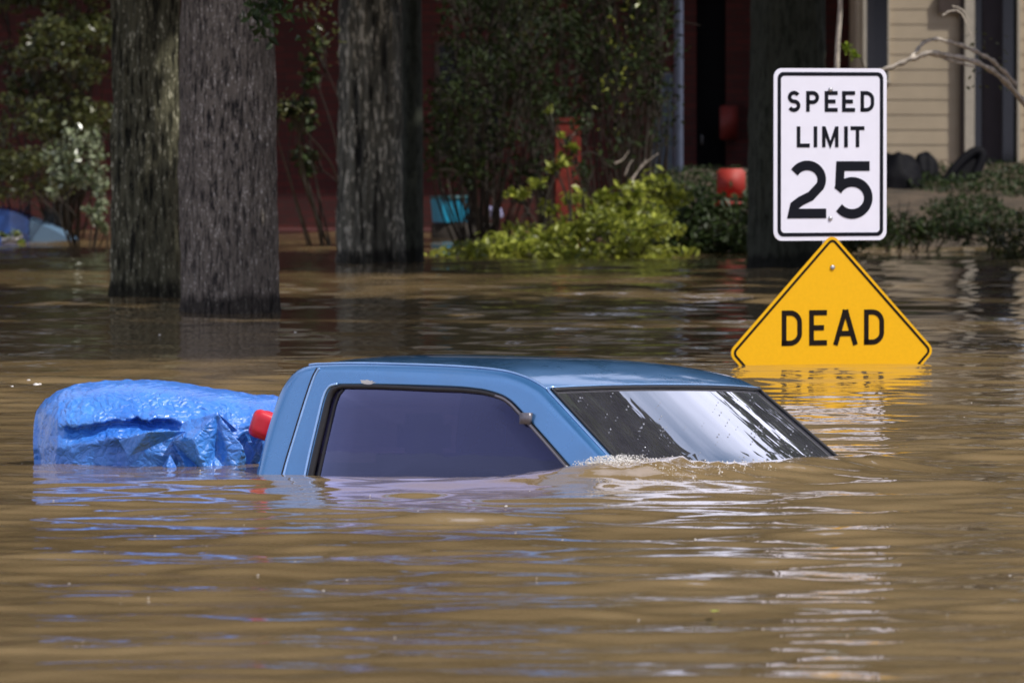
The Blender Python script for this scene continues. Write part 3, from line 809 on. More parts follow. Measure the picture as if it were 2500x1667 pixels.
# drainpipe with navy panel
p = P(1657, 400, 86)
root = empty('drainpipe', (p.x, 86, 0)); tag(root, 'blue-grey vertical pipe against the dark house front', 'pipe')
MB().tube([(0, 0, z) for z in np.linspace(-.6, 3.5, 12)], .045, 14).build('pipe', M['pipe_grey'], root)
for zc in (1.45, 2.9): MB().box((-.10, .02, zc), (.20, .02, .03), bev=.004).build('bracket', M['pipe_grey'], root)
p = P(1618, 400, 87)
root = empty('wall_panel', (p.x, 87.3, 0)); tag(root, 'tall dark navy board leaning behind the pipe', 'board')
MB().box((0, 0, .5), (.22, .05, 2.3), bev=.01).build('board', M['navy_panel'], root, False)

# red cushion and dim red chair back
def blob(name, label, cat, px, py, Yd, size, mat, seed=0, group=None, nub=3.0, rot=0.0, rough=.12, part=None):
    u = np.linspace(0, 2 * np.pi, 40, endpoint=False); v_ = np.linspace(-np.pi / 2, np.pi / 2, 24)
    V_, U = np.meshgrid(v_, u, indexing='ij')
    def sg(a, e): return np.sign(a) * np.abs(a) ** e
    e = 2 / nub
    x = sg(np.cos(V_), e) * sg(np.cos(U), e); y = sg(np.cos(V_), e) * sg(np.sin(U), e); z = sg(np.sin(V_), e)
    k = 1 + rough * (vnoise(x * 2 + seed, y * 2, z * 2 + 5) - .5) * 2 + rough * .4 * (vnoise(x * 6 + seed, y * 6, z * 6 + 5) - .5)
    co = np.stack([x * k * size[0] / 2, y * k * size[1] / 2, z * k * size[2] / 2], -1).reshape(-1, 3)
    if rot:
        c_, s_ = math.cos(rot), math.sin(rot)
        co = np.stack([co[:, 0] * c_ + co[:, 2] * s_, co[:, 1], -co[:, 0] * s_ + co[:, 2] * c_], -1)
    o = link(name, mesh_np(name, co, grid_faces(24, 40, True)), mat, None, P(px, py, Yd))
    tag(o, label, cat, group); return o
# red folding chair
p = P(1785, 450, 76); s_ = F / 76
root = empty('garden_chair', (p.x, 76, 0)); tag(root, 'bright red seat back poking above the dark bush left of the signs', 'chair')
zt = P(0, 412, 76).z; zb = P(0, 482, 76).z
bm_ = MB(); bm_.box((.0, 0, (zt + zb) / 2), (.25, .045, zt - zb), bev=.022)
bm_.build('backrest', M['red_fabric'], root)
MB().box((0, -.15, zb - .05), (.36, .36, .04), bev=.015).build('seat', M['red_fabric'], root)
for sx_ in (-.15, .15):
    for sy_ in (-.3, .02): MB().tube([(sx_, sy_, zb - .05), (sx_ * 1.1, sy_ * 1.1, -.5)], .012, 6).build('leg', M['steel'], root)
# dim red wall box
p = P(1785, 300, 88.9)
root = empty('wall_box', (p.x, 89.9, p.z)); tag(root, 'dull red box fixed to the house wall above the red seat', 'box')
MB().box((0, 0, 0), (.19, .2, .36), bev=.015).build('box', simple('dull_red', (.16, .018, .014), .6), root)
MB().box((0, -.105, 0), (.15, .01, .31), bev=.004).build('door', simple('dull_red2', (.20, .022, .016), .6), root)

# turquoise bin
pa, pb = P(1064, 478, 84), P(1110, 535, 84)
zt = pa.z
root = empty('plastic_bin', (P(1105, 500, 84).x, 84, 0)); tag(root, 'turquoise plastic bin floating in front of the house', 'bin')
wd = 86 / (F / 84)
def frustum(w0, w1, d0, d1, z0, z1): 
    co = np.array([[sx * w_ / 2, sy * d_ / 2, z] for (w_, d_, z) in ((w0, d0, z0), (w1, d1, z1)) for sx, sy in ((-1, -1), (1, -1), (1, 1), (-1, 1))])
    return co, np.array([[0, 1, 5, 4], [1, 2, 6, 5], [2, 3, 7, 6], [3, 0, 4, 7], [4, 5, 6, 7], [3, 2, 1, 0]])
zb_ = P(0, 542, 84).z
mb = MB(); mb.add(*frustum(wd * .88, wd * .96, .26, .29, zb_, zt - .03)); mb.build('body', M['teal'], root, False, )
MB().box((0, 0, zt - .018), (wd, .32, .03), bev=.008).build('lid', M['teal_dark'], root)
root.rotation_euler = (0, math.radians(-1), math.radians(24))
o = MB().box((0, 0, zb_ / 2 - .15), (.62, .5, zb_ + .28), bev=.02).build('stone_block', simple('wet_stone', (.035, .028, .022), .8), None, True, (P(1130, 500, 84).x, 84.1, 0)); tag(o, 'dark wet block just above the water carrying the turquoise bin', 'block')
o = blob('floating_bag', 'small lilac bag afloat right of the turquoise bin', 'bag', 1205, 520, 83.5, (.17, .14, .13), M['lilac'], 4)

# ------------------------------------------------------------------ sunken blue car at left edge
def loft_body(name, prof, w0, inset, mat, parent, nv=13, crown=.02):
    p = np.asarray(prof, float); n = len(p)
    vv = np.linspace(0, 1, nv); co = []
    for t, z in p:
        for q in vv:
            b = 1 - abs(2 * q - 1) ** 3
            co.append((t, inset * z + q * (w0 - 2 * inset * z), z + crown * b))
    mb = MB(); mb.add(np.array(co), grid_faces(n, nv))
    # closed sides
    for q, yy in ((0, 0), (nv - 1, 0)):
        side = np.array(co).reshape(n, nv, 3)[:, q]
        lowp = side.copy(); lowp[:, 2] = -.5
        mb.add(np.concatenate([side, lowp]), grid_faces(2, n) if q == 0 else grid_faces(2, n)[:, ::-1])
    return mb.build(name, mat, parent)
cy = 82.0; s_ = F / cy
root = empty('sunken_car', (P(0, 590, cy).x, cy, 0)); tag(root, 'blue car sunk to its roof beneath the ochre shrub at the left edge', 'car')
def c2(px, py): return ((px - 0) / s_, P(0, py, cy).z)
rp = catmull([c2(-330, 600), c2(-290, 545), c2(-200, 518), c2(-60, 508), c2(20, 515), c2(50, 524), c2(70, 536)], 6)
loft_body('roof', rp, 1.3, .12, M['car_blue'], root)
wp_ = catmull([c2(72, 538), c2(110, 552), c2(150, 572), c2(190, 600)], 6)
m = NT('car_windscreen'); m.set(Base_Color=(.14, .24, .36), Roughness=.35)
loft_body('windscreen', wp_, 1.28, .12, m.m, root)
sw = MB(); pr = np.array([c2(-240, 590), c2(-225, 556), c2(-150, 540), c2(-60, 540), c2(-35, 560), c2(-30, 590)])
sw.add(np.concatenate([np.stack([pr[:, 0], np.full(6, -.012) + pr[:, 1] * .12, pr[:, 1]], 1), [[-.2, -.012, .05]]]), np.array([[i, (i + 1) % 6, 6] for i in range(6)]))
sw.build('side_window', M['dark_glass'], root, False)
x, y = at_base(30, 594)
root = empty('floating_cup', (x, y, 0)); tag(root, 'white foam cup lying on the water by the sunken blue car', 'cup')
MB().tube([(-.10, 0, .03), (-.02, 0, .033), (.04, .01, .036), (.09, .01, .04)], [.028, .033, .036, .04], 16).build('cup', M['foam'], root)
MB().tube([(.088, .01, .04), (.096, .01, .04)], .046, 16).build('rim', M['foam'], root)
cl = [(10, 575, 80, .08, .03, 40), (40, 570, 80, .05, .03, 25), (55, 590, 80, .03, .02, 15)]
shrub('water_plant', 'small lime green sprigs on the water around the white cup', cl, 'leaf_lime', r, .04, (P(20, 600, 80).x, 80, 0), cat='plant', group=None)

# ------------------------------------------------------------------ beige sided house at right
SY = 88.0
def sx_(px): return P(px, 400, SY).x
gz = P(0, 500, SY).z
root = empty('sided_house', (sx_(2250), SY, gz)); tag(root, 'beige clapboard house with dark doorway at the right edge', 'house')
ox = root.location.x
def clap(mb, xa, xb, z0, z1, y=0.0, lap=.155):
    z = z0
    while z < z1 - .01:
        zt_ = min(z + lap, z1); 
        co = np.array([[xa - ox, y - .008, z], [xb - ox, y - .008, z], [xb - ox, y - .003, zt_], [xa - ox, y - .003, zt_], [xa - ox, y + .12, z], [xb - ox, y + .12, z], [xb - ox, y + .12, zt_], [xa - ox, y + .12, zt_]])
        mb.add(co, np.array([[0, 1, 2, 3], [5, 4, 7, 6], [4, 0, 3, 7], [1, 5, 6, 2], [0, 4, 5, 1]]))
        z = zt_
mb = MB(); Ht = 3.4
clap(mb, sx_(2092), sx_(2112), 0, Ht); clap(mb, sx_(2168), sx_(2358), 0, Ht)
zwin = P(0, 195, SY).z - gz
clap(mb, sx_(2112), sx_(2168), 0, zwin)
clap(mb, sx_(2488), sx_(3050), 0, Ht)
mb.build('wall', M['siding'], root, False)
mb = MB(); mb.box((sx_(2092) - ox + .06, 3.4, Ht / 2), (.12, 6.5, Ht)); mb.box((sx_(3050) - ox - .06, 3.4, Ht / 2), (.12, 6.5, Ht)); mb.box(((sx_(2092) + sx_(3050)) / 2 - ox, 6.7, Ht / 2), (sx_(3050) - sx_(2092), .12, Ht))
mb.build('wall', M['siding'], root, False)
# window
xw0, xw1 = sx_(2112) - ox, sx_(2168) - ox
wn = MB(); wn.box(((xw0 + xw1) / 2, -.02, zwin - .02), (xw1 - xw0 + .05, .06, .04), bev=.005)
wn.box((xw0 - .005, -.02, (zwin + Ht) / 2), (.035, .05, Ht - zwin)); wn.box((xw1 + .005, -.02, (zwin + Ht) / 2), (.02, .05, Ht - zwin))
wf = wn.build('window', M['trim_beige'], root, False)
MB().box(((xw0 + xw1) / 2, .03, (zwin + Ht) / 2), (xw1 - xw0, .02, Ht - zwin)).build('pane', M['dark_glass'], wf, False)
# trim boards and doorway
def vboard(pxa, pxb, mat, y=-.03, z0=0, z1=Ht, th=.07, name='trim_board'):
    MB().box(((sx_(pxa) + sx_(pxb)) / 2 - ox, y, (z0 + z1) / 2), (sx_(pxb) - sx_(pxa), th, z1 - z0), bev=.006).build(name, mat, root, False)
vboard(2343, 2352, M['brown_trim']); vboard(2353, 2378, M['trim_beige'], -.05, .12); vboard(2482, 2490, M['trim_beige'])
MB().box(((sx_(2378) + sx_(2482)) / 2 - ox, .25, Ht / 2), (sx_(2482) - sx_(2378), .04, Ht)).build('door', M['dark_glass'], root, False)
MB().box(((sx_(2400) + sx_(2450)) / 2 - ox, .18, 1.1), (sx_(2450) - sx_(2400), .05, 2.2), bev=.01).build('screen', simple('plum_dark', (.028, .022, .03), .6), root, False)
zl = P(0, 30, SY).z - gz
MB().box(((sx_(2290) + sx_(2345)) / 2 - ox, -.04, zl + .1), (sx_(2345) - sx_(2290), .04, .22), bev=.004).build('shutter', M['brown_trim'], root, False)
mb = MB(); xa, xb = sx_(2060) - ox, sx_(3080) - ox
mb.add(*[np.array([[xa, -.25, Ht], [xb, -.25, Ht], [xb, 3.4, Ht + 1.7], [xa, 3.4, Ht + 1.7], [xb, 7.2, Ht], [xa, 7.2, Ht], [xa, -.25, Ht - .1], [xb, -.25, Ht - .1], [xb, 7.2, Ht - .1], [xa, 7.2, Ht - .1]]),
         np.array([[0, 1, 2, 3], [3, 2, 4, 5], [6, 9, 8, 7], [0, 6, 7, 1], [5, 4, 8, 9]])])
mb.build('roof', M['roof_shingle'], root, False)

# black things against it
def mound(name, label, px0, px1, pytop, pyb, Yd, seed, cat='bag', mat='black_plastic', group='black shapes heaped against the beige house', dpt=.35):
    s = F / Yd; b = P((px0 + px1) / 2, pyb, Yd); wdt = (px1 - px0) / s; hgt = (pyb - pytop) / s
    n1, n2 = 28, 44
    v_ = np.linspace(0, np.pi / 2, n1); u = np.linspace(0, 2 * np.pi, n2, endpoint=False)
    V_, U = np.meshgrid(v_, u, indexing='ij')
    x = np.cos(V_) ** .8 * np.cos(U); y = np.cos(V_) ** .8 * np.sin(U); z = np.sin(V_)
    k = 1 + .10 * (vnoise(x * 2.5 + seed, y * 2.5, z * 2.5) - .5) * 2 + .05 * np.abs(vnoise(x * 8 + seed, y * 8, z * 8) - .5)
    co = np.stack([x * k * wdt / 2, y * k * dpt, z * k * hgt], -1).reshape(-1, 3)
    o = link(name, mesh_np(name, co, grid_faces(n1, n2, True)), M[mat], None, b)
    tag(o, label, cat, group); return o
mound('rubbish_bag', 'wide black bag beside the lower right corner of the speed limit sign', 2120, 2262, 375, 490, 84.5, 1)
mound('rubbish_bag', 'rounded dark bag between the wide black bag and the slanted oval', 2215, 2300, 372, 490, 85.2, 2, mat='black_plastic')
mound('rubbish_bag', 'low black heap at the foot of the dark doorway, right edge', 2430, 2560, 466, 505, 86, 3)
# slanted oval (inner tube)
c0 = P(2345, 435, 84.6)
root = empty('inflated_ring', c0); tag(root, 'slanted black oval leaning between dark doorway and bags', 'ring', 'black shapes heaped against the beige house')
a = np.linspace(0, 2 * np.pi, 48, endpoint=False)
u = np.stack([np.cos(a) * .10, np.sin(a) * .12, np.sin(a) * .33], -1)
c_, s_ = math.cos(math.radians(-38)), math.sin(math.radians(-38))
pts = np.stack([u[:, 0] * c_ - u[:, 2] * s_ * -1 * -1, u[:, 1], u[:, 2] * c_ + u[:, 0] * s_], -1)
mb = MB(); cl_ = np.concatenate([pts, pts[:1]])
mb.tube(cl_, .05, 12)
mb.build('tube', M['black_plastic'], root)
disc = np.concatenate([pts, [[0, 0, 0]]]); MB().add(disc, np.array([[i, (i + 1) % 48, 48] for i in range(48)])).build('cover', M['black_plastic'], root)

# ground cover on the bank
n = 38000
gx = 1.3 + 6.0 * r.random(n); gy = 73.2 + 12.5 * r.random(n)
gzv = ground_z(gx, gy)
dens = vnoise(gx * 1.6, gy * .7)
k = (gzv > -.04) & (dens > .30 + .12 * (gx > 3.6))
gx, gy, gzv = gx[k], gy[k], gzv[k]
pts = np.stack([gx, gy, gzv + .10 * r.random(len(gx)) * (.5 + dens[k])], -1)
co, f = leaf_cloud(pts, .05 * (.6 + .9 * r.random(len(pts))), r, up=.6)
iv = link('ground_cover', mesh_np('ground_cover', co, f, False, np.repeat(r.random(len(pts)), 4)), M['leaf_dark'])
tag(iv, 'low dark green leaves covering the bank behind the signs', 'ground cover', None, 'stuff')
cl = [(2130 + 35 * k_, 560 + 12 * math.sin(k_ * 2), 75 + .3 * r.normal(), .16, .12, 130) for k_ in range(8)]
shrub('low_bush', 'dark weedy bush at the water edge right of the yellow sign', cl, 'leaf_dark', r, .06, (P(2230, 615, 75).x, 75, 0))
cl = [(2440, 590, 72, .12, .14, 110), (2480, 600, 72, .14, .16, 130), (2510, 570, 72, .14, .2, 130), (2465, 625, 71.8, .12, .08, 80), (2420, 560, 73, .08, .06, 40)]
shrub('low_bush', 'green weedy bush by the water at the right edge below the doorway', cl, 'leaf_olive', r, .06, (P(2475, 640, 72).x, 72, 0))
cl = [(1990 + 22 * k_, 590, 74, .16, .10, 90) for k_ in range(6)]
shrub('low_bush', 'dark low bush peeping out between the two signs on the right', cl, 'leaf_dark', r, .06, (P(2040, 620, 74).x, 74, 0))

# ------------------------------------------------------------------ sign post
SYD = DW(890); sp0 = P(2027, 890, SYD)
YAW = math.radians(27)
PX = 500.0
root = empty('sign_post', (sp0.x, sp0.y, 0), YAW)     # local x across the plates, -y toward the viewer
tag(root, 'white speed limit sign above a half sunken yellow diamond on one post', 'road sign')
cy_ = math.cos(YAW)
def zs(py): return (890 - py) / PX
def xsn(px): return (px - 2025) / PX / cy_
mb = MB(); 
for a_, b_ in (((-.022, .012), (.022, .028)),): pass
mb.box((0, .030, -.25), (.05, .012, 3.3)); mb.box((-.022, .022, -.25), (.008, .02, 3.3)); mb.box((.022, .022, -.25), (.008, .02, 3.3))
mb.build('post', M['steel'], root, False)
def rrect(xa, xb, za, zb, rad, n=8):
    out = []
    for cx_, cz_, a0 in ((xb - rad, zb - rad, 0), (xa + rad, zb - rad, 90), (xa + rad, za + rad, 180), (xb - rad, za + rad, 270)):
        for k in range(n + 1):
            a = math.radians(a0 + 90 * k / n); out.append((cx_ + rad * math.cos(a), cz_ + rad * math.sin(a)))
    return np.array(out)
def plate(loop, y0, y1):
    n = len(loop); c = loop.mean(0)
    A = np.array([(x, y0, z) for x, z in loop]); B = np.array([(x, y1, z) for x, z in loop])
    co = np.concatenate([A, B, [[c[0], y0, c[1]]], [[c[0], y1, c[1]]]])
    i = np.arange(n); j = (i + 1) % n
    return co, [np.stack([i, j, np.full(n, 2 * n)], -1), np.stack([j + n, i + n, np.full(n, 2 * n + 1)], -1), np.stack([j, i, i + n, j + n], -1)]
def band(lo, li, y0, y1):
    n = len(lo); i = np.arange(n); j = (i + 1) % n
    co = np.concatenate([np.array([(x, y, z) for x, z in L_]) for L_, y in ((lo, y0), (li, y0), (lo, y1), (li, y1))])
    return co, np.concatenate([np.stack([i, j, j + n, i + n], -1), np.stack([i + 2 * n, j + 2 * n, j, i], -1), np.stack([i + n, j + n, j + 3 * n, i + 3 * n], -1)])
C4 = lambda x: 1750 + x / 2.24
C4y = lambda y: y / 2.24
def R4(x0_, x1_, y0_, y1_, rad): return rrect(xsn(C4(x0_)), xsn(C4(x1_)), zs(C4y(y1_)), zs(C4y(y0_)), rad)
sp_plate = MB().add(*plate(R4(302, 930, 375, 1315, .045), 0, .006)).build('speed_plate', M['white_sign'], root, False)
MB().add(*band(R4(322, 910, 396, 1292, .032), R4(340, 892, 416, 1272, .020), -.0018, 0.001)).build('border', M['black_ink'], sp_plate, False)

def stroke(mb, pts, wd, z_off, closed=False, y=-.0018):
    """flat ribbon with mitred joints, pts in sign-plane metres"""
    p = np.asarray(pts, float); n = len(p)
    d = np.diff(p, axis=0, append=p[:1] if closed else p[-1:])
    if not closed: d[-1] = d[-2]
    d /= np.linalg.norm(d, axis=1, keepdims=True) + 1e-12
    dp = np.roll(d, 1, axis=0)
    if not closed: dp[0] = d[0]
    nn_ = np.stack([-d[:, 1], d[:, 0]], 1); np_ = np.stack([-dp[:, 1], dp[:, 0]], 1)
    mi = nn_ + np_; mi /= np.linalg.norm(mi, axis=1, keepdims=True) + 1e-12
    l = 1 / np.clip(np.sum(mi * nn_, 1), .5, 1)
    A = p + mi * (wd / 2) * l[:, None]; B = p - mi * (wd / 2) * l[:, None]
    yy = y - z_off
    co = np.concatenate([[(a, yy, b) for a, b in A], [(a, yy, b) for a, b in B], [(a, .001, b) for a, b in A], [(a, .001, b) for a, b in B]])
    i = np.arange(n if closed else n - 1); j = (i + 1) % n
    fs = [np.stack([i, j, j + n, i + n], -1), np.stack([i, i + 2 * n, j + 2 * n, j], -1), np.stack([i + n, j + n, j + 3 * n, i + 3 * n], -1)]
    if not closed: fs.append(np.array([[0, n, 3 * n, 2 * n], [n - 1, 3 * n - 1, 4 * n - 1, 2 * n - 1]]))
    mb.add(co, fs)
def arc(cx_, cy2, rx, ry, a0, a1, n=14):
    a = np.radians(np.linspace(a0, a1, n)); return [(cx_ + rx * math.cos(t), cy2 + ry * math.sin(t)) for t in a]
def glyph(ch, x0_, x1_, y0_, y1_, sw):
    """strokes in source-crop pixels (y down); returns list of (points, closed)"""
    h = sw / 2; L, R_, T, B = x0_ + h, x1_ - h, y0_ + h, y1_ - h; Mx = (L + R_) / 2; My = (T + B) / 2
    if ch == 'E': return [[(x1_, T), (L, T), (L, B), (x1_, B)], [(L, My), (x1_ - sw * .6, My)]]
    if ch == 'L': return [[(L, y0_), (L, B), (x1_, B)]]
    if ch == 'I': return [[(Mx, y0_), (Mx, y1_)]]
    if ch == 'T': return [[(x0_, T), (x1_, T)], [(Mx, T), (Mx, y1_)]]
    if ch == 'M': return [[(L, y1_), (L, y0_)], [(R_, y0_), (R_, y1_)], [(L + 1, y0_ + 6), (Mx, y1_ - 12), (R_ - 1, y0_ + 6)]]
    if ch == 'A': return [[(L - h * .2, y1_), (Mx - 1, y0_)], [(R_ + h * .2, y1_), (Mx + 1, y0_)], [(L + (R_ - L) * .17, B - (B - T) * .30), (R_ - (R_ - L) * .17, B - (B - T) * .30)], [(Mx - sw * .62, y0_ + h), (Mx + sw * .62, y0_ + h)]]
    if ch == 'P':
        m_ = My + 4; r_ = (m_ - T) / 2
        return [[(L, y1_), (L, T)] + arc(R_ - r_, T + r_, r_, r_, -90, 90) + [(L, m_)]]
    if ch == 'D':
        rr_ = (R_ - L) * .62; 
        return [[(L, y1_), (L, T)] + arc(R_ - rr_, T + rr_, rr_, rr_, -90, 0) + arc(R_ - rr_, B - rr_, rr_, rr_, 0, 90) + [(x0_, B)]]
    if ch == 'S':
        ru = (My - T) / 2; rl = (B - My) / 2; rx = (R_ - L) / 2
        return [arc(Mx, T + ru, rx * .96, ru, -28, -180, 16)[:-1] + arc(Mx, T + ru, rx * .96, ru, 180, 110, 8) + arc(Mx, My + rl, rx, rl, -70, 0, 8) + arc(Mx, My + rl, rx, rl, 0, 152, 16)[1:]]
    if ch == '2':
        rx = (R_ - L) / 2; ry = rx * .95
        return [arc(Mx, T + ry, rx, ry, -150, 28, 20) + [(L + (R_ - L) * .62, My + (B - T) * .14), (L + (R_ - L) * .28, My + (B - T) * .24)] + [(L + (R_ - L) * .06, B - (B - T) * .16), (L, B), (x1_, B)]]
    if ch == '5':
        ry = (B - T) * .335; cyy = B - ry; rx = (R_ - L) * .56; cx_ = R_ - rx
        return [[(x1_ - 18, T), (L + 6, T), (L, My - 4)], arc(cx_, cyy, rx, ry, -152, 143, 30)]
def text(name, items, to, sw, mat, parent):
    mb = MB(); q = 0
    for ch, xa, xb, ya, yb, s in items:
        for st in glyph(ch, xa, xb, ya, yb, s):
            q += 1; stroke(mb, [to(a, b) for a, b in st], s * sw, .00018 * (q % 7))
    return mb.build(name, mat, parent, False)
to4 = lambda a, b: (xsn(C4(a)), zs(C4y(b)))
u4 = 1 / 2.24 / PX * 1.06
sp = [('S', 377, 448, 499, 613, 20), ('P', 480, 552, 500, 612, 20), ('E', 583, 655, 500, 612, 20), ('E', 680, 752, 500, 612, 20), ('D', 783, 860, 500, 612, 20)]
lm = [('L', 428, 500, 692, 806, 20), ('I', 522, 542, 692, 806, 20), ('M', 569, 660, 692, 806, 19), ('I', 692, 712, 692, 806, 20), ('T', 728, 805, 692, 806, 20)]
tw5 = [('2', 380, 592, 880, 1192, 50), ('5', 640, 852, 884, 1196, 50)]
text('lettering', sp, to4, u4, M['black_ink'], sp_plate)
text('lettering', lm, to4, u4, M['black_ink'], sp_plate)
text('number', tw5, to4, u4, M['black_ink'], sp_plate)
def bolt(px, py, parent, y=-.006):
    c_ = (xsn(px), y, zs(py)); MB().tube([(c_[0], .002, c_[2]), (c_[0], y * .6, c_[2]), (c_[0], y - .003, c_[2])], [.012, .012, .006], 12).build('bolt', M['steel'], parent)
bolt(C4(615), C4y(1195), sp_plate); bolt(C4(615), C4y(492), sp_plate)
# diamond
C8 = lambda x: 1750 + x / 3.485
C8y = lambda y: 550 + y / 3.485
cx8, top8, half = 965, 80, 880 / cy_ * .893
def diamond(inset_, rad, n=8):
    # square turned 45 degrees, built with rounded corners in the sign plane (metres)
    hz = (1075 - 80) / 3.485 / PX; cz = zs(C8y(1075)); hxm = hz
    cx_ = xsn(C8(965)); hd = hz + .006 - inset_ * math.sqrt(2)
    side = hd * math.sqrt(2); sq = rrect(-side / 2, side / 2, -side / 2, side / 2, rad, n)
    a = math.radians(45); c_, s_ = math.cos(a), math.sin(a)
    return np.stack([cx_ + sq[:, 0] * c_ - sq[:, 1] * s_, cz + sq[:, 0] * s_ + sq[:, 1] * c_], -1)
dp_ = MB().add(*plate(diamond(0, .040), -.012, -.006)).build('warning_plate', M['yellow_sign'], root, False)
lo, li = diamond(.013, .030), diamond(.025, .018)
MB().add(*[a for a in band(lo, li, -.0138, -.011)]).build('border', M['brown_ink'], dp_, False)
to8 = lambda a, b: (xsn(C8(a)), zs(C8y(b)))
u8 = 1 / 3.485 / PX * 1.06
mb = MB(); q = 0
for it in [('D', 527, 703, 720, 1018, 42), ('E', 764, 918, 720, 1018, 42), ('A', 975, 1183, 720, 1018, 42), ('D', 1240, 1416, 720, 1018, 42)]:
    for st in glyph(*it):
        q += 1; stroke(mb, [to8(a, b) for a, b in st], it[5] * u8, .00018 * (q % 7), y=-.0138)
mb.build('lettering', M['brown_ink'], dp_, False)
MB().tube([(xsn(C8(965)), -.010, zs(C8y(358))), (xsn(C8(965)), -.018, zs(C8y(358))), (xsn(C8(965)), -.021, zs(C8y(358)))], [.012, .012, .006], 12).build('bolt', M['steel'], dp_)

# ------------------------------------------------------------------ pickup truck
truck = empty('pickup_truck', TO)
truck.rotation_euler = (Matrix.Rotation(-THETA, 4, 'Z') @ Matrix.Rotation(math.radians(-1.5), 4, 'X')).to_euler()
tag(truck, 'blue pickup truck sunk to its windows in brown flood water', 'pickup truck')
WB = 1.40
TUM = .2
def ins(z): return TUM * max(z, -.08)
rear = [(-.03, -.6), (-.015, -.2), (0, 0), (.017, .13), (.046, .254), (.064, .296), (.098, .338), (.14, .360), (.19, .368)]
roofp = [(.35, .3735), (.56, .374), (.80, .371), (.983, .361), (1.08, .343), (1.14, .323), (1.186, .302)]
pill = [(1.32, .203), (1.465, .095), (1.59, 0), (1.9, -.232), (2.05, -.345)]
def seg(a, n): return catmull(a, n)
CR = seg(rear, 5); CF = seg([rear[-1]] + roofp, 7)[1:]; CP = seg([roofp[-1]] + pill, 9)[1:]
C = np.concatenate([CR, CF, CP]); iR, iF = len(CR) - 1, len(CR) + len(CF) - 1
N = len(C)
# bulge vector per station
bul = np.zeros((N, 2))
for i, (t, z) in enumerate(C):
    if i <= iR: k = i / iR; bul[i] = (-.035 * (1 - k ** 3), .032 * k ** 3)
    elif i <= iF:
        k = max(0, (t - .85) / (1.186 - .85)); bul[i] = (.055 * k * k, .034 - .022 * k * k)
    else: bul[i] = (.055, .012)
def cross_pt(i, q):
    t, z = C[i]; b = 1 - abs(2 * q - 1) ** 2.4
    y0 = ins(z) + .022
    return (t + bul[i][0] * b, y0 + q * (WB - 2 * y0), z + bul[i][1] * b)
NV = 41
qs = np.linspace(0, 1, NV)
def belt(i0, i1, q0=0.0, q1=1.0, nv=NV, off=0.0, name='x'):
    qq = np.linspace(q0, q1, nv)
    g_ = np.array([[cross_pt(i, q) for q in qq] for i in range(i0, i1 + 1)])
    if off:
        du = np.gradient(g_, axis=0); dv = np.gradient(g_, axis=1); n_ = np.cross(du, dv)
        n_ /= np.linalg.norm(n_, axis=2, keepdims=True) + 1e-12
        g_ = g_ + off * n_
    return g_.reshape(-1, 3), grid_faces(i1 - i0 + 1, nv)
# side panels as rings from window opening to outer edge
wo_rear = [(.236, -.14), (.240, 0), (.262, .19), (.272, .255), (.290, .290), (.325, .3015)]
wo_top = [(.516, .3045), (.814, .303), (.93, .296)]
wo_front = [(.985, .286), (1.04, .268), (1.112, .220), (1.327, .055), (1.40, 0), (1.56, -.14)]
def resamp(p, n):
    p = np.asarray(p, float); d = np.concatenate([[0], np.cumsum(np.linalg.norm(np.diff(p, axis=0), axis=1))])
    s_ = np.linspace(0, d[-1], n); return np.stack([np.interp(s_, d, p[:, k]) for k in (0, 1)], 1)
WO = np.concatenate([catmull(wo_rear, 6), catmull([wo_rear[-1]] + wo_top, 6)[1:], catmull([wo_top[-1]] + wo_front, 6)[1:]])
iw1 = 5 * 6; iw2 = iw1 + 3 * 6
i983 = int(np.argmin(np.hypot(C[:, 0] - .983, C[:, 1] - .361)))
def out_low(): return C[-1]
inner = np.concatenate([resamp(WO[:iw1 + 1], 40), resamp(WO[iw1:iw2 + 1], 30)[1:], resamp(WO[iw2:], 50)[1:], resamp([WO[-1], WO[0]], 30)[1:-1]])
oi = [resamp(C[:iR + 1], 40), None]
# outer loop must use the very stations of C so that it joins the belt: resample finely
outer = np.concatenate([resamp(C[:iR + 1], 40), resamp(C[iR:i983 + 1], 30)[1:], resamp(C[i983:], 50)[1:], resamp([C[-1], (2.05, -.6), (-.03, -.6)], 30)[1:-1]])
rings = []
ts = [0, .04, .1, .2, .3, .4, .5, .58, .66, .74, .8, .85, .9, .94, .97, .99, 1.0]
NL = len(inner)
for k, s_ in enumerate(ts):
    p = inner * (1 - s_) + outer * s_
    d = np.linalg.norm(outer - p, axis=1)
    rad = .055
    rn = .024 * (1 - np.sqrt(np.clip(1 - (np.clip(rad - d, 0, None) / rad) ** 2, 0, None)))
    rn = np.minimum(rn, .022 + 0 * rn) if s_ < 1 else np.full(NL, .022)
    lip = .012 if s_ == 0 else 0
    y = np.array([ins(z) for z in p[:, 1]]) + rn + lip
    rings.append(np.stack([p[:, 0], y, p[:, 1]], -1))
side = np.array(rings)
sf = grid_faces(len(ts), NL, True)
cab = MB()
cab.add(side.reshape(-1, 3), sf)
far = side.copy(); far[..., 1] = WB - far[..., 1]
cab.add(far.reshape(-1, 3), sf[:, ::-1])
# back panel with window opening, roof, pillars
iback = iR - 8
cab.add(*belt(iR, iF, 0, 1))
cab.add(*belt(iF, N - 1, 0, .014, 4)); cab.add(*belt(iF, N - 1, .986, 1, 4))
jt = int(np.argmin(np.abs(CR[:, 1] - .285)))
cab.add(*belt(jt, iR, 0, 1)); cab.add(*belt(0, jt, 0, .16, 9)); cab.add(*belt(0, jt, .84, 1, 9))
cabo = cab.build('cab', M['paint'], truck)
roof_top = None
# inner dark headliner so that the cab has a thickness
hl = MB(); hl.add(*belt(jt, iF, .03, .97, 21, -.02)); hl.build('headliner', M['dark_cloth'], truck)
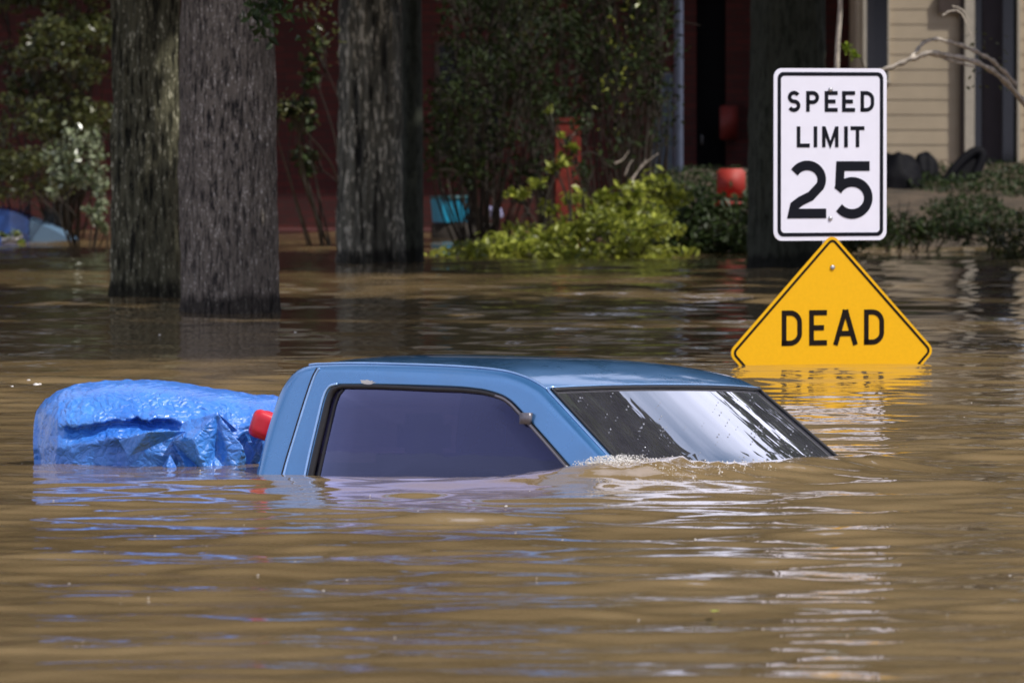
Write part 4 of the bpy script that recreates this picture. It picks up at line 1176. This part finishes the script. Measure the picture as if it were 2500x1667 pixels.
# windshield, rear window, side windows
def outset(o, off):
    return o
MB().add(*belt(iF, N - 1, .014, .986, 41, -.004)).build('windshield', M['shield_glass'], truck)
rw = MB().add(*belt(0, jt, .16, .84, 21, -.006)).build('rear_window', M['side_glass'], truck)
def side_glass(mirror):
    c0 = inner.mean(0); n = NL
    rg = []
    for s_ in (1.0, .98, .7, .4, .1): rg.append(c0 + (inner - c0) * s_)
    p = np.concatenate(rg)
    y = np.array([ins(z) for z in p[:, 1]]) + .012 - .004 * np.repeat([0, .2, .8, 1, 1], n)
    if mirror: y = WB - y
    co = np.stack([p[:, 0], y, p[:, 1]], -1)
    co = np.concatenate([co, [[c0[0], (WB - ins(c0[1]) - .008) if mirror else ins(c0[1]) + .008, c0[1]]]])
    f = grid_faces(5, n, True); i = np.arange(n)
    tri = np.stack([4 * n + i, 4 * n + (i + 1) % n, np.full(n, 5 * n)], -1)
    return co, [f, tri]
sg1 = MB().add(*side_glass(False)).build('side_window', M['side_glass'], truck)
sg2 = MB().add(*side_glass(True)).build('side_window', M['side_glass'], truck)
def sidepath(p2, dy=0.0, mirror=False):
    y = np.array([ins(z) for _, z in p2]) + dy
    if mirror: y = WB - y
    return np.stack([p2[:, 0], y, p2[:, 1]], -1)
# window rubber seals (rear upright wide, top narrow)
for mir, par in ((False, sg1), (True, sg2)):
    WOa = WO[2:]
    c0 = np.array([.75, .1])
    inn = WOa + (c0 - WOa) / np.linalg.norm(c0 - WOa, axis=1, keepdims=True) * .009
    radii = np.where(WOa[:, 0] < .30, .012, .0078)
    MB().tube(sidepath(inn, .004, mir), radii, 8).build('seal', M['rubber'], par)
    pa_ = WO[(WO[:, 0] < .30)]
    MB().tube(sidepath(resamp(pa_ + np.array([.036, -.006]), 20), .010, mir), .006, 6).build('window_channel', M['rubber'], par)
# lip of the door frame beside the seal, highlight put into its colour
lipw = WO[(WO[:, 0] < .33) & (WO[:, 1] < .302)] + np.array([-.014, .004])
MB().tube(sidepath(lipw, -.0005), .006, 6).build('door_frame_lip', M['edge_highlight'], truck)
# seam between rear corner and door frame
sm = catmull([(.118, -.1), (.124, 0), (.15, .13), (.176, .25), (.196, .325), (.212, .357)], 6)
MB().tube(sidepath(sm, .001), .0035, 6).build('seam', M['rubber'], truck)
MB().tube(sidepath(sm + np.array([.009, 0]), .0015), .005, 6).build('seam_highlight', M['edge_highlight'], truck)  # painted highlight line along the seam
# drip moulding along the roof edge to the windshield corner, coloured as a highlight
dm = np.array([cross_pt(i, 0) for i in range(iR - 3, iF + 1)]); dm[:, 2] += .003
MB().tube(dm, .0042, 6).build('drip_moulding', M['edge_highlight'], truck)
MB().tube(np.array([np.array(cross_pt(i, .0)) + np.array([.001, -.001, .002]) for i in range(iF, N)]), .0045, 6).build('pillar_highlight', M['edge_highlight'], truck)  # added tube that paints a highlight down the front pillar
# windshield seal
def cpath(ii, q, off=.002): return np.array([np.array(cross_pt(i, q)) + np.array([off, 0, off]) for i in ii])
top = np.array([np.array(cross_pt(iF, q)) + np.array([.004, 0, .0]) for q in np.linspace(.014, .986, 41)])
ws = MB(); ws.tube(cpath(range(iF, N), .014), .0055, 6); ws.tube(cpath(range(iF, N), .986), .005, 6); ws.tube(top, .005, 6)
ws.build('windshield_seal', M['rubber'], truck)
# thin lip of the roof above the windshield, highlight put into its colour
MB().tube(np.array([np.array(cross_pt(iF - 1, q)) + np.array([.004, 0, .004]) for q in np.linspace(.0, 1, 33)]), .0045, 6).build('roof_lip', M['edge_highlight'], truck)
# mirror clip on the door frame
MB().box((1.135, ins(.205) - .004, .205), (.040, .024, .038), rz=.0, bev=.0).build('mirror_bracket', M['trim_grey'], truck)
MB().tube(sidepath(catmull([(.99, .2785), (1.04, .262), (1.112, .213), (1.327, .048), (1.38, .005)], 6), -.002), .0042, 6).build('window_trim', M['trim_grey'], truck)
# chipped white paint above the window
chip = MB(); rc = np.random.default_rng(3)
a = np.linspace(0, 2 * np.pi, 26, endpoint=False)
rx_ = .030 * (1 + .35 * rc.normal(size=26) * .6); rz_ = .007 * (1 + .5 * rc.normal(size=26) * .6)
cc_ = np.stack([.437 + rx_ * np.cos(a), np.array([ins(.313) - .0012] * 26), .313 + rz_ * np.sin(a)], -1)
chip.add(np.concatenate([cc_, [[.437, ins(.313) - .002, .313]]]), np.array([[i, (i + 1) % 26, 26] for i in range(26)]))
chip.build('paint_chip', M['white_paint'], truck, False)
# bench seat, steering wheel, pillar post inside
bs = MB(); bs.box((.42, WB / 2, -.18), (.16, 1.15, .5), bev=.05); bs.build('bench_seat', M['dark_cloth'], truck)
hr = MB()
for yy in (.38, 1.0): MB().box((.44, yy, .13), (.09, .26, .15), bev=.035).build('headrest', M['dark_cloth'], truck)
sw_ = MB(); a = np.linspace(0, 2 * np.pi, 30)
sw_.tube(np.stack([1.18 + .06 * np.sin(a), 1.0 + .19 * np.cos(a), -.02 + .18 * np.sin(a)], -1), .014, 8); sw_.build('steering_wheel', M['rubber'], truck)
# submerged lower shell: doors, bed sides and bonnet just under the surface
low = MB(); low.box((.97, WB / 2, -.82), (2.1, 1.5, .5), bev=.06); low.box((-.85, WB / 2, -.66), (1.55, 1.5, .55), bev=.05); low.box((2.55, WB / 2, -.72), (1.15, 1.45, .5), bev=.12)
low.build('lower_body', M['paint'], truck)
# water drops on the glass
dr = MB(); rd = np.random.default_rng(8)
bmx = bmesh.new(); bmesh.ops.create_icosphere(bmx, subdivisions=1, radius=1); bmx.verts.index_update()
ico = np.array([v.co[:] for v in bmx.verts]); icf = np.array([[v.index for v in f.verts] for f in bmx.faces]); bmx.free()
for k in range(70):
    i = iF + 2 + int(rd.random() * 24); q = .07 + .84 * rd.random()
    c_ = np.array(cross_pt(min(i, N - 2), q)) + np.array([.001, 0, .002])
    dr.add(c_ + ico * (.0016 + .0022 * rd.random()), icf)
m = NT('water_drop'); m.set(Base_Color=(.85, .87, .9), Roughness=.05, IOR=1.33, Transmission_Weight=.6)
M['drop'] = m.m
o = dr.build('water_drop', M['drop'], truck); o['kind'] = 'stuff'

# splash of foam at the foot of the near windshield pillar
sp_ = MB(); 
for k in range(2600):
    if k < 1900:
        t = 1.42 + .16 * rd.random(); q = -.05 + .14 * rd.random()       # against the foot of the near pillar
    else:
        t = 1.46 + .34 * rd.random() ** 1.3; q = -.02 + .75 * rd.random() ** 1.6
    p = TW(t + .02 * rd.normal(), q + .02 * rd.normal(), 0)
    rr_ = .0008 + .0024 * rd.random() ** 3
    jump = .022 * rd.random() ** 3 if k < 1900 else .006 * rd.random() ** 3
    sp_.add(np.array([p.x, p.y, WZ(p.x, p.y) + rr_ * .4 + jump]) + ico * rr_, icf)
for k in range(70):
    px_, py_ = rd.random() * 2500, 980 + 600 * rd.random()
    p = P(px_, py_, DW(py_)); sp_.add(np.array([p.x, p.y, WZ(p.x, p.y) + .001]) + ico * np.array([1.6, 1, .5]) * (.001 + .0016 * rd.random()), icf)
o = sp_.build('spray', M['foam']); tag(o, 'white splash droplets and froth where the current meets the windshield', 'splash', None, 'stuff')
# floating foam crumbs behind the tarp
fb = MB()
for px_, py_, s_ in ((70, 931, .010), (88, 942, .016), (97, 941, .010), (182, 925, .007), (30, 947, .01), (390, 820, .008), (721, 814, .010), (1235, 1240, .006)):
    p = P(px_, py_, DW(py_)); fb.add(np.array([p.x, p.y, .006]) + ico * np.array([1.0, .9, .45]) * s_, icf)
o = fb.build('foam_bits', M['foam']); tag(o, 'white foam crumbs floating behind the blue tarp and grey trunk', 'foam', None, 'stuff')
# floating yellow leaf
p = P(1745, 1502, DW(1502)); root = None
o = link('floating_leaf', mesh_np('floating_leaf', *(lambda c: (c[0], c[1]))(leaf_cloud(np.array([[0., 0, 0]]), np.array([.075]), rd, up=20, asp=.35, bend=0.02)), True, np.full(4, 1.0)), M['leaf_lime'], None, (p.x, p.y, .012))
tag(o, 'single yellow leaf floating in the foreground water', 'leaf')

# ------------------------------------------------------------------ tarp bundle in the bed
TD = 29.95; TS = F / TD
tarp_o = P(370, 1128, TD); tarp_o.z = 0
tarp = empty('tarp_bundle', tarp_o); tag(tarp, 'crumpled blue tarp bundle bulging above the water behind the cab', 'tarp')
yw = 1128.0
sil = np.array([(84, 1128), (84, 1080), (84, 1040), (88, 1005), (110, 975), (138, 955), (185, 940), (250, 931), (340, 927), (395, 929), (450, 936), (520, 950), (600, 960), (665, 966), (700, 975), (720, 1010), (725, 1128)], float)
topx = sil[3:15]
NA, NB = 240, 150
ax = np.linspace(86, 722, NA)
htop = np.interp(ax, sil[2:16, 0] + np.arange(14) * 1e-3, yw - sil[2:16, 1]) / TS
endk = np.clip((ax - 84) / 40, 0, 1) ** .35
htop = htop * 1.0
b = np.linspace(0, 1, NB)          # 0 front water line .. 1 back
A_, B_ = np.meshgrid(np.arange(NA), b, indexing='ij')
HX = np.tile(htop[:, None], (1, NB)); PXX = ax[A_]
ang = B_ * np.pi * .93
dep = .34 * np.clip(1 - ((ax - 400) / 420) ** 4, .15, 1)[:, None] * np.clip((ax - 80) / 70, .25, 1)[:, None] ** .5
# front face steep, top rolled back
prof_z = np.sin(np.clip(ang, 0, np.pi)) ** .62
prof_y = -np.cos(ang)
ZT = HX * prof_z
YT = dep * prof_y * (1 + .0 * ZT)
XT = (PXX - 370) / TS
# overhanging fold: the upper sheet hangs over a pocket with a bulge below it
foldz = np.interp(ax, [84, 150, 190, 240, 300, 350, 400, 440, 500, 560, 725], [.13, .125, .137, .150, .158, .165, .160, .150, .12, .10, .08])[:, None]
foldz = foldz + .012 * (vnoise(ax[:, None] * .035, 0, 4) - .5) + .006 * (vnoise(ax[:, None] * .11, 0, 7) - .5)
fs_ = np.interp(ax, [84, 165, 185, 230, 300, 345, 380, 430, 450, 500, 725], [0., .1, .8, .9, .45, .8, 1.0, .75, .3, 0, 0])[:, None]
front = (B_ < .5)
hang = np.exp(-((ZT - (foldz + .012)) / .018) ** 2) * front
dz_ = np.clip(foldz - ZT, 0, 1)
pocket = np.clip((foldz - ZT) / .004, 0, 1) * np.exp(-(dz_ / .038) ** 1.6) * front
bulge_ = np.exp(-((ZT - (foldz - .060)) / .026) ** 2) * front * np.interp(ax, [84, 200, 250, 300, 345, 390, 425, 725], [.2, .3, .5, 1.0, 1.1, .5, .2, .1])[:, None]
YT += fs_ * (.075 * pocket - .022 * hang) - .050 * bulge_
def crump(x, y, z, fr, n, seed):
    rq = np.random.default_rng(seed); o = 0
    for k in range(n):
        d = rq.normal(size=3); d /= np.linalg.norm(d); f = fr * (.6 + .9 * rq.random())
        t = (x * d[0] + y * d[1] + z * d[2]) * f + 1.1 * vnoise(x * fr * .35 + k, y * fr * .35, z * fr * .35) + rq.random()
        w_ = np.clip(vnoise(x * fr * .5 + 3 * k, y * fr * .5, z * fr * .5 + k) * 2 - .6, 0, 1)
        o = o + w_ * (np.abs((t % 1) * 2 - 1) - .5)
    return o / math.sqrt(n)
edge = np.clip(ZT / .05, 0, 1)
c1 = crump(XT, YT, ZT * 1.3, 5.5, 6, 1); c2_ = crump(XT, YT, ZT, 13, 7, 2); c3 = crump(XT, YT, ZT, 30, 7, 3)
topk = (1 - np.abs(2 * B_ - 1))
calm = np.where(ZT > foldz - .02, 1.0, .45)
YT += front * edge * (.038 * c1 + calm * (.023 * c2_ + .008 * c3))
ZT += topk * (.022 * c1 + .013 * c2_ + .006 * c3)
XT += .010 * (vnoise(YT * 10, ZT * 10, XT * 3) - .5)
dgl = np.sin((XT * 26 + ZT * 40) + 3 * vnoise(XT * 6, ZT * 6, 2)) * np.exp(-((XT - .22) / .14) ** 2)
YT += front * .008 * dgl
ZT = np.where(B_ < .004, -.12, ZT); ZT = np.where(B_ > .995, -.12, ZT)
MB().add(np.stack([XT, YT, ZT], -1).reshape(-1, 3), grid_faces(NA, NB)).build('sheet', M['tarp'], tarp)
endc = MB()
# peaked fold corner: faceted, creased
def T3(px, py, dy): return np.array([(px - 370) / TS, dy - .07, (yw - py) / TS])
def facet(mb, a, b_, c, n=26, seed=0, amp=.006, curve=0.0):
    """triangle a b c subdivided and crumpled"""
    co = []; idx = {}
    nrm = np.cross(b_ - a, c - a); nrm /= np.linalg.norm(nrm)
    for i in range(n + 1):
        for j in range(n + 1 - i):
            u, v = i / n, j / n; p = a + (b_ - a) * u + (c - a) * v
            e_ = min(u, v, 1 - u - v)
            d_ = amp * (np.abs(float(vnoise(p[0] * 28 + seed, p[2] * 28, p[1] * 28)) - .5) * 2 - .3) * min(1, e_ * 8) + curve * min(u, v, 1 - u - v) * 3
            idx[i, j] = len(co); co.append(p + nrm * d_)
    tri = []
    for i in range(n):
        for j in range(n - i):
            tri.append((idx[i, j], idx[i + 1, j], idx[i, j + 1]))
            if i + j < n - 1: tri.append((idx[i + 1, j], idx[i + 1, j + 1], idx[i, j + 1]))
    mb.add(np.array(co), np.array(tri))
pk = MB()
peak = T3(541, 996, -.36); l1 = T3(432, 1066, -.34); l2 = T3(470, 1135, -.37); l3 = T3(512, 1140, -.40); r1_ = T3(580, 1140, -.38); r2_ = T3(612, 1138, -.30); rb = T3(600, 1055, -.20); rb2 = T3(650, 1120, -.22); lb_ = T3(440, 1045, -.22)
facet(pk, peak, l1, l3, seed=1, amp=.010, curve=.05); facet(pk, l1, l2, l3, seed=2, amp=.008, curve=-.03); facet(pk, peak, l3, r1_, seed=3, amp=.010, curve=-.04)
facet(pk, peak, r1_, r2_, seed=4, amp=.008, curve=.05); facet(pk, peak, r2_, rb, seed=5, amp=.008, curve=-.10); facet(pk, rb, r2_, rb2, seed=6, amp=.008, curve=.03); facet(pk, peak, lb_, l1, seed=7, amp=.006, curve=.03)
bm_ = bmesh.new(); o = pk.build('folded_corner', M['tarp'], tarp); bm_.from_mesh(o.data); bmesh.ops.remove_doubles(bm_, verts=bm_.verts[:], dist=.0006); bmesh.ops.recalc_face_normals(bm_, faces=bm_.faces[:]); bm_.to_mesh(o.data); bm_.free()
pk = MB(); facet(pk, T3(428, 1095, -.40), T3(400, 1140, -.38), T3(452, 1140, -.42), seed=9, amp=.004, curve=.02)
facet(pk, T3(305, 1062, -.40), T3(330, 1100, -.42), T3(470, 1040, -.34), seed=10, amp=.006, curve=.10)
pk.build('small_flap', M['tarp'], tarp)

# red container beside the cab
o = blob('fuel_can', 'red plastic object wedged between blue tarp and truck cab', 'container', 646, 1038, 29.58, (.10, .12, .10), M['red_plastic'], 2, nub=4.0, rough=.05, rot=math.radians(20))
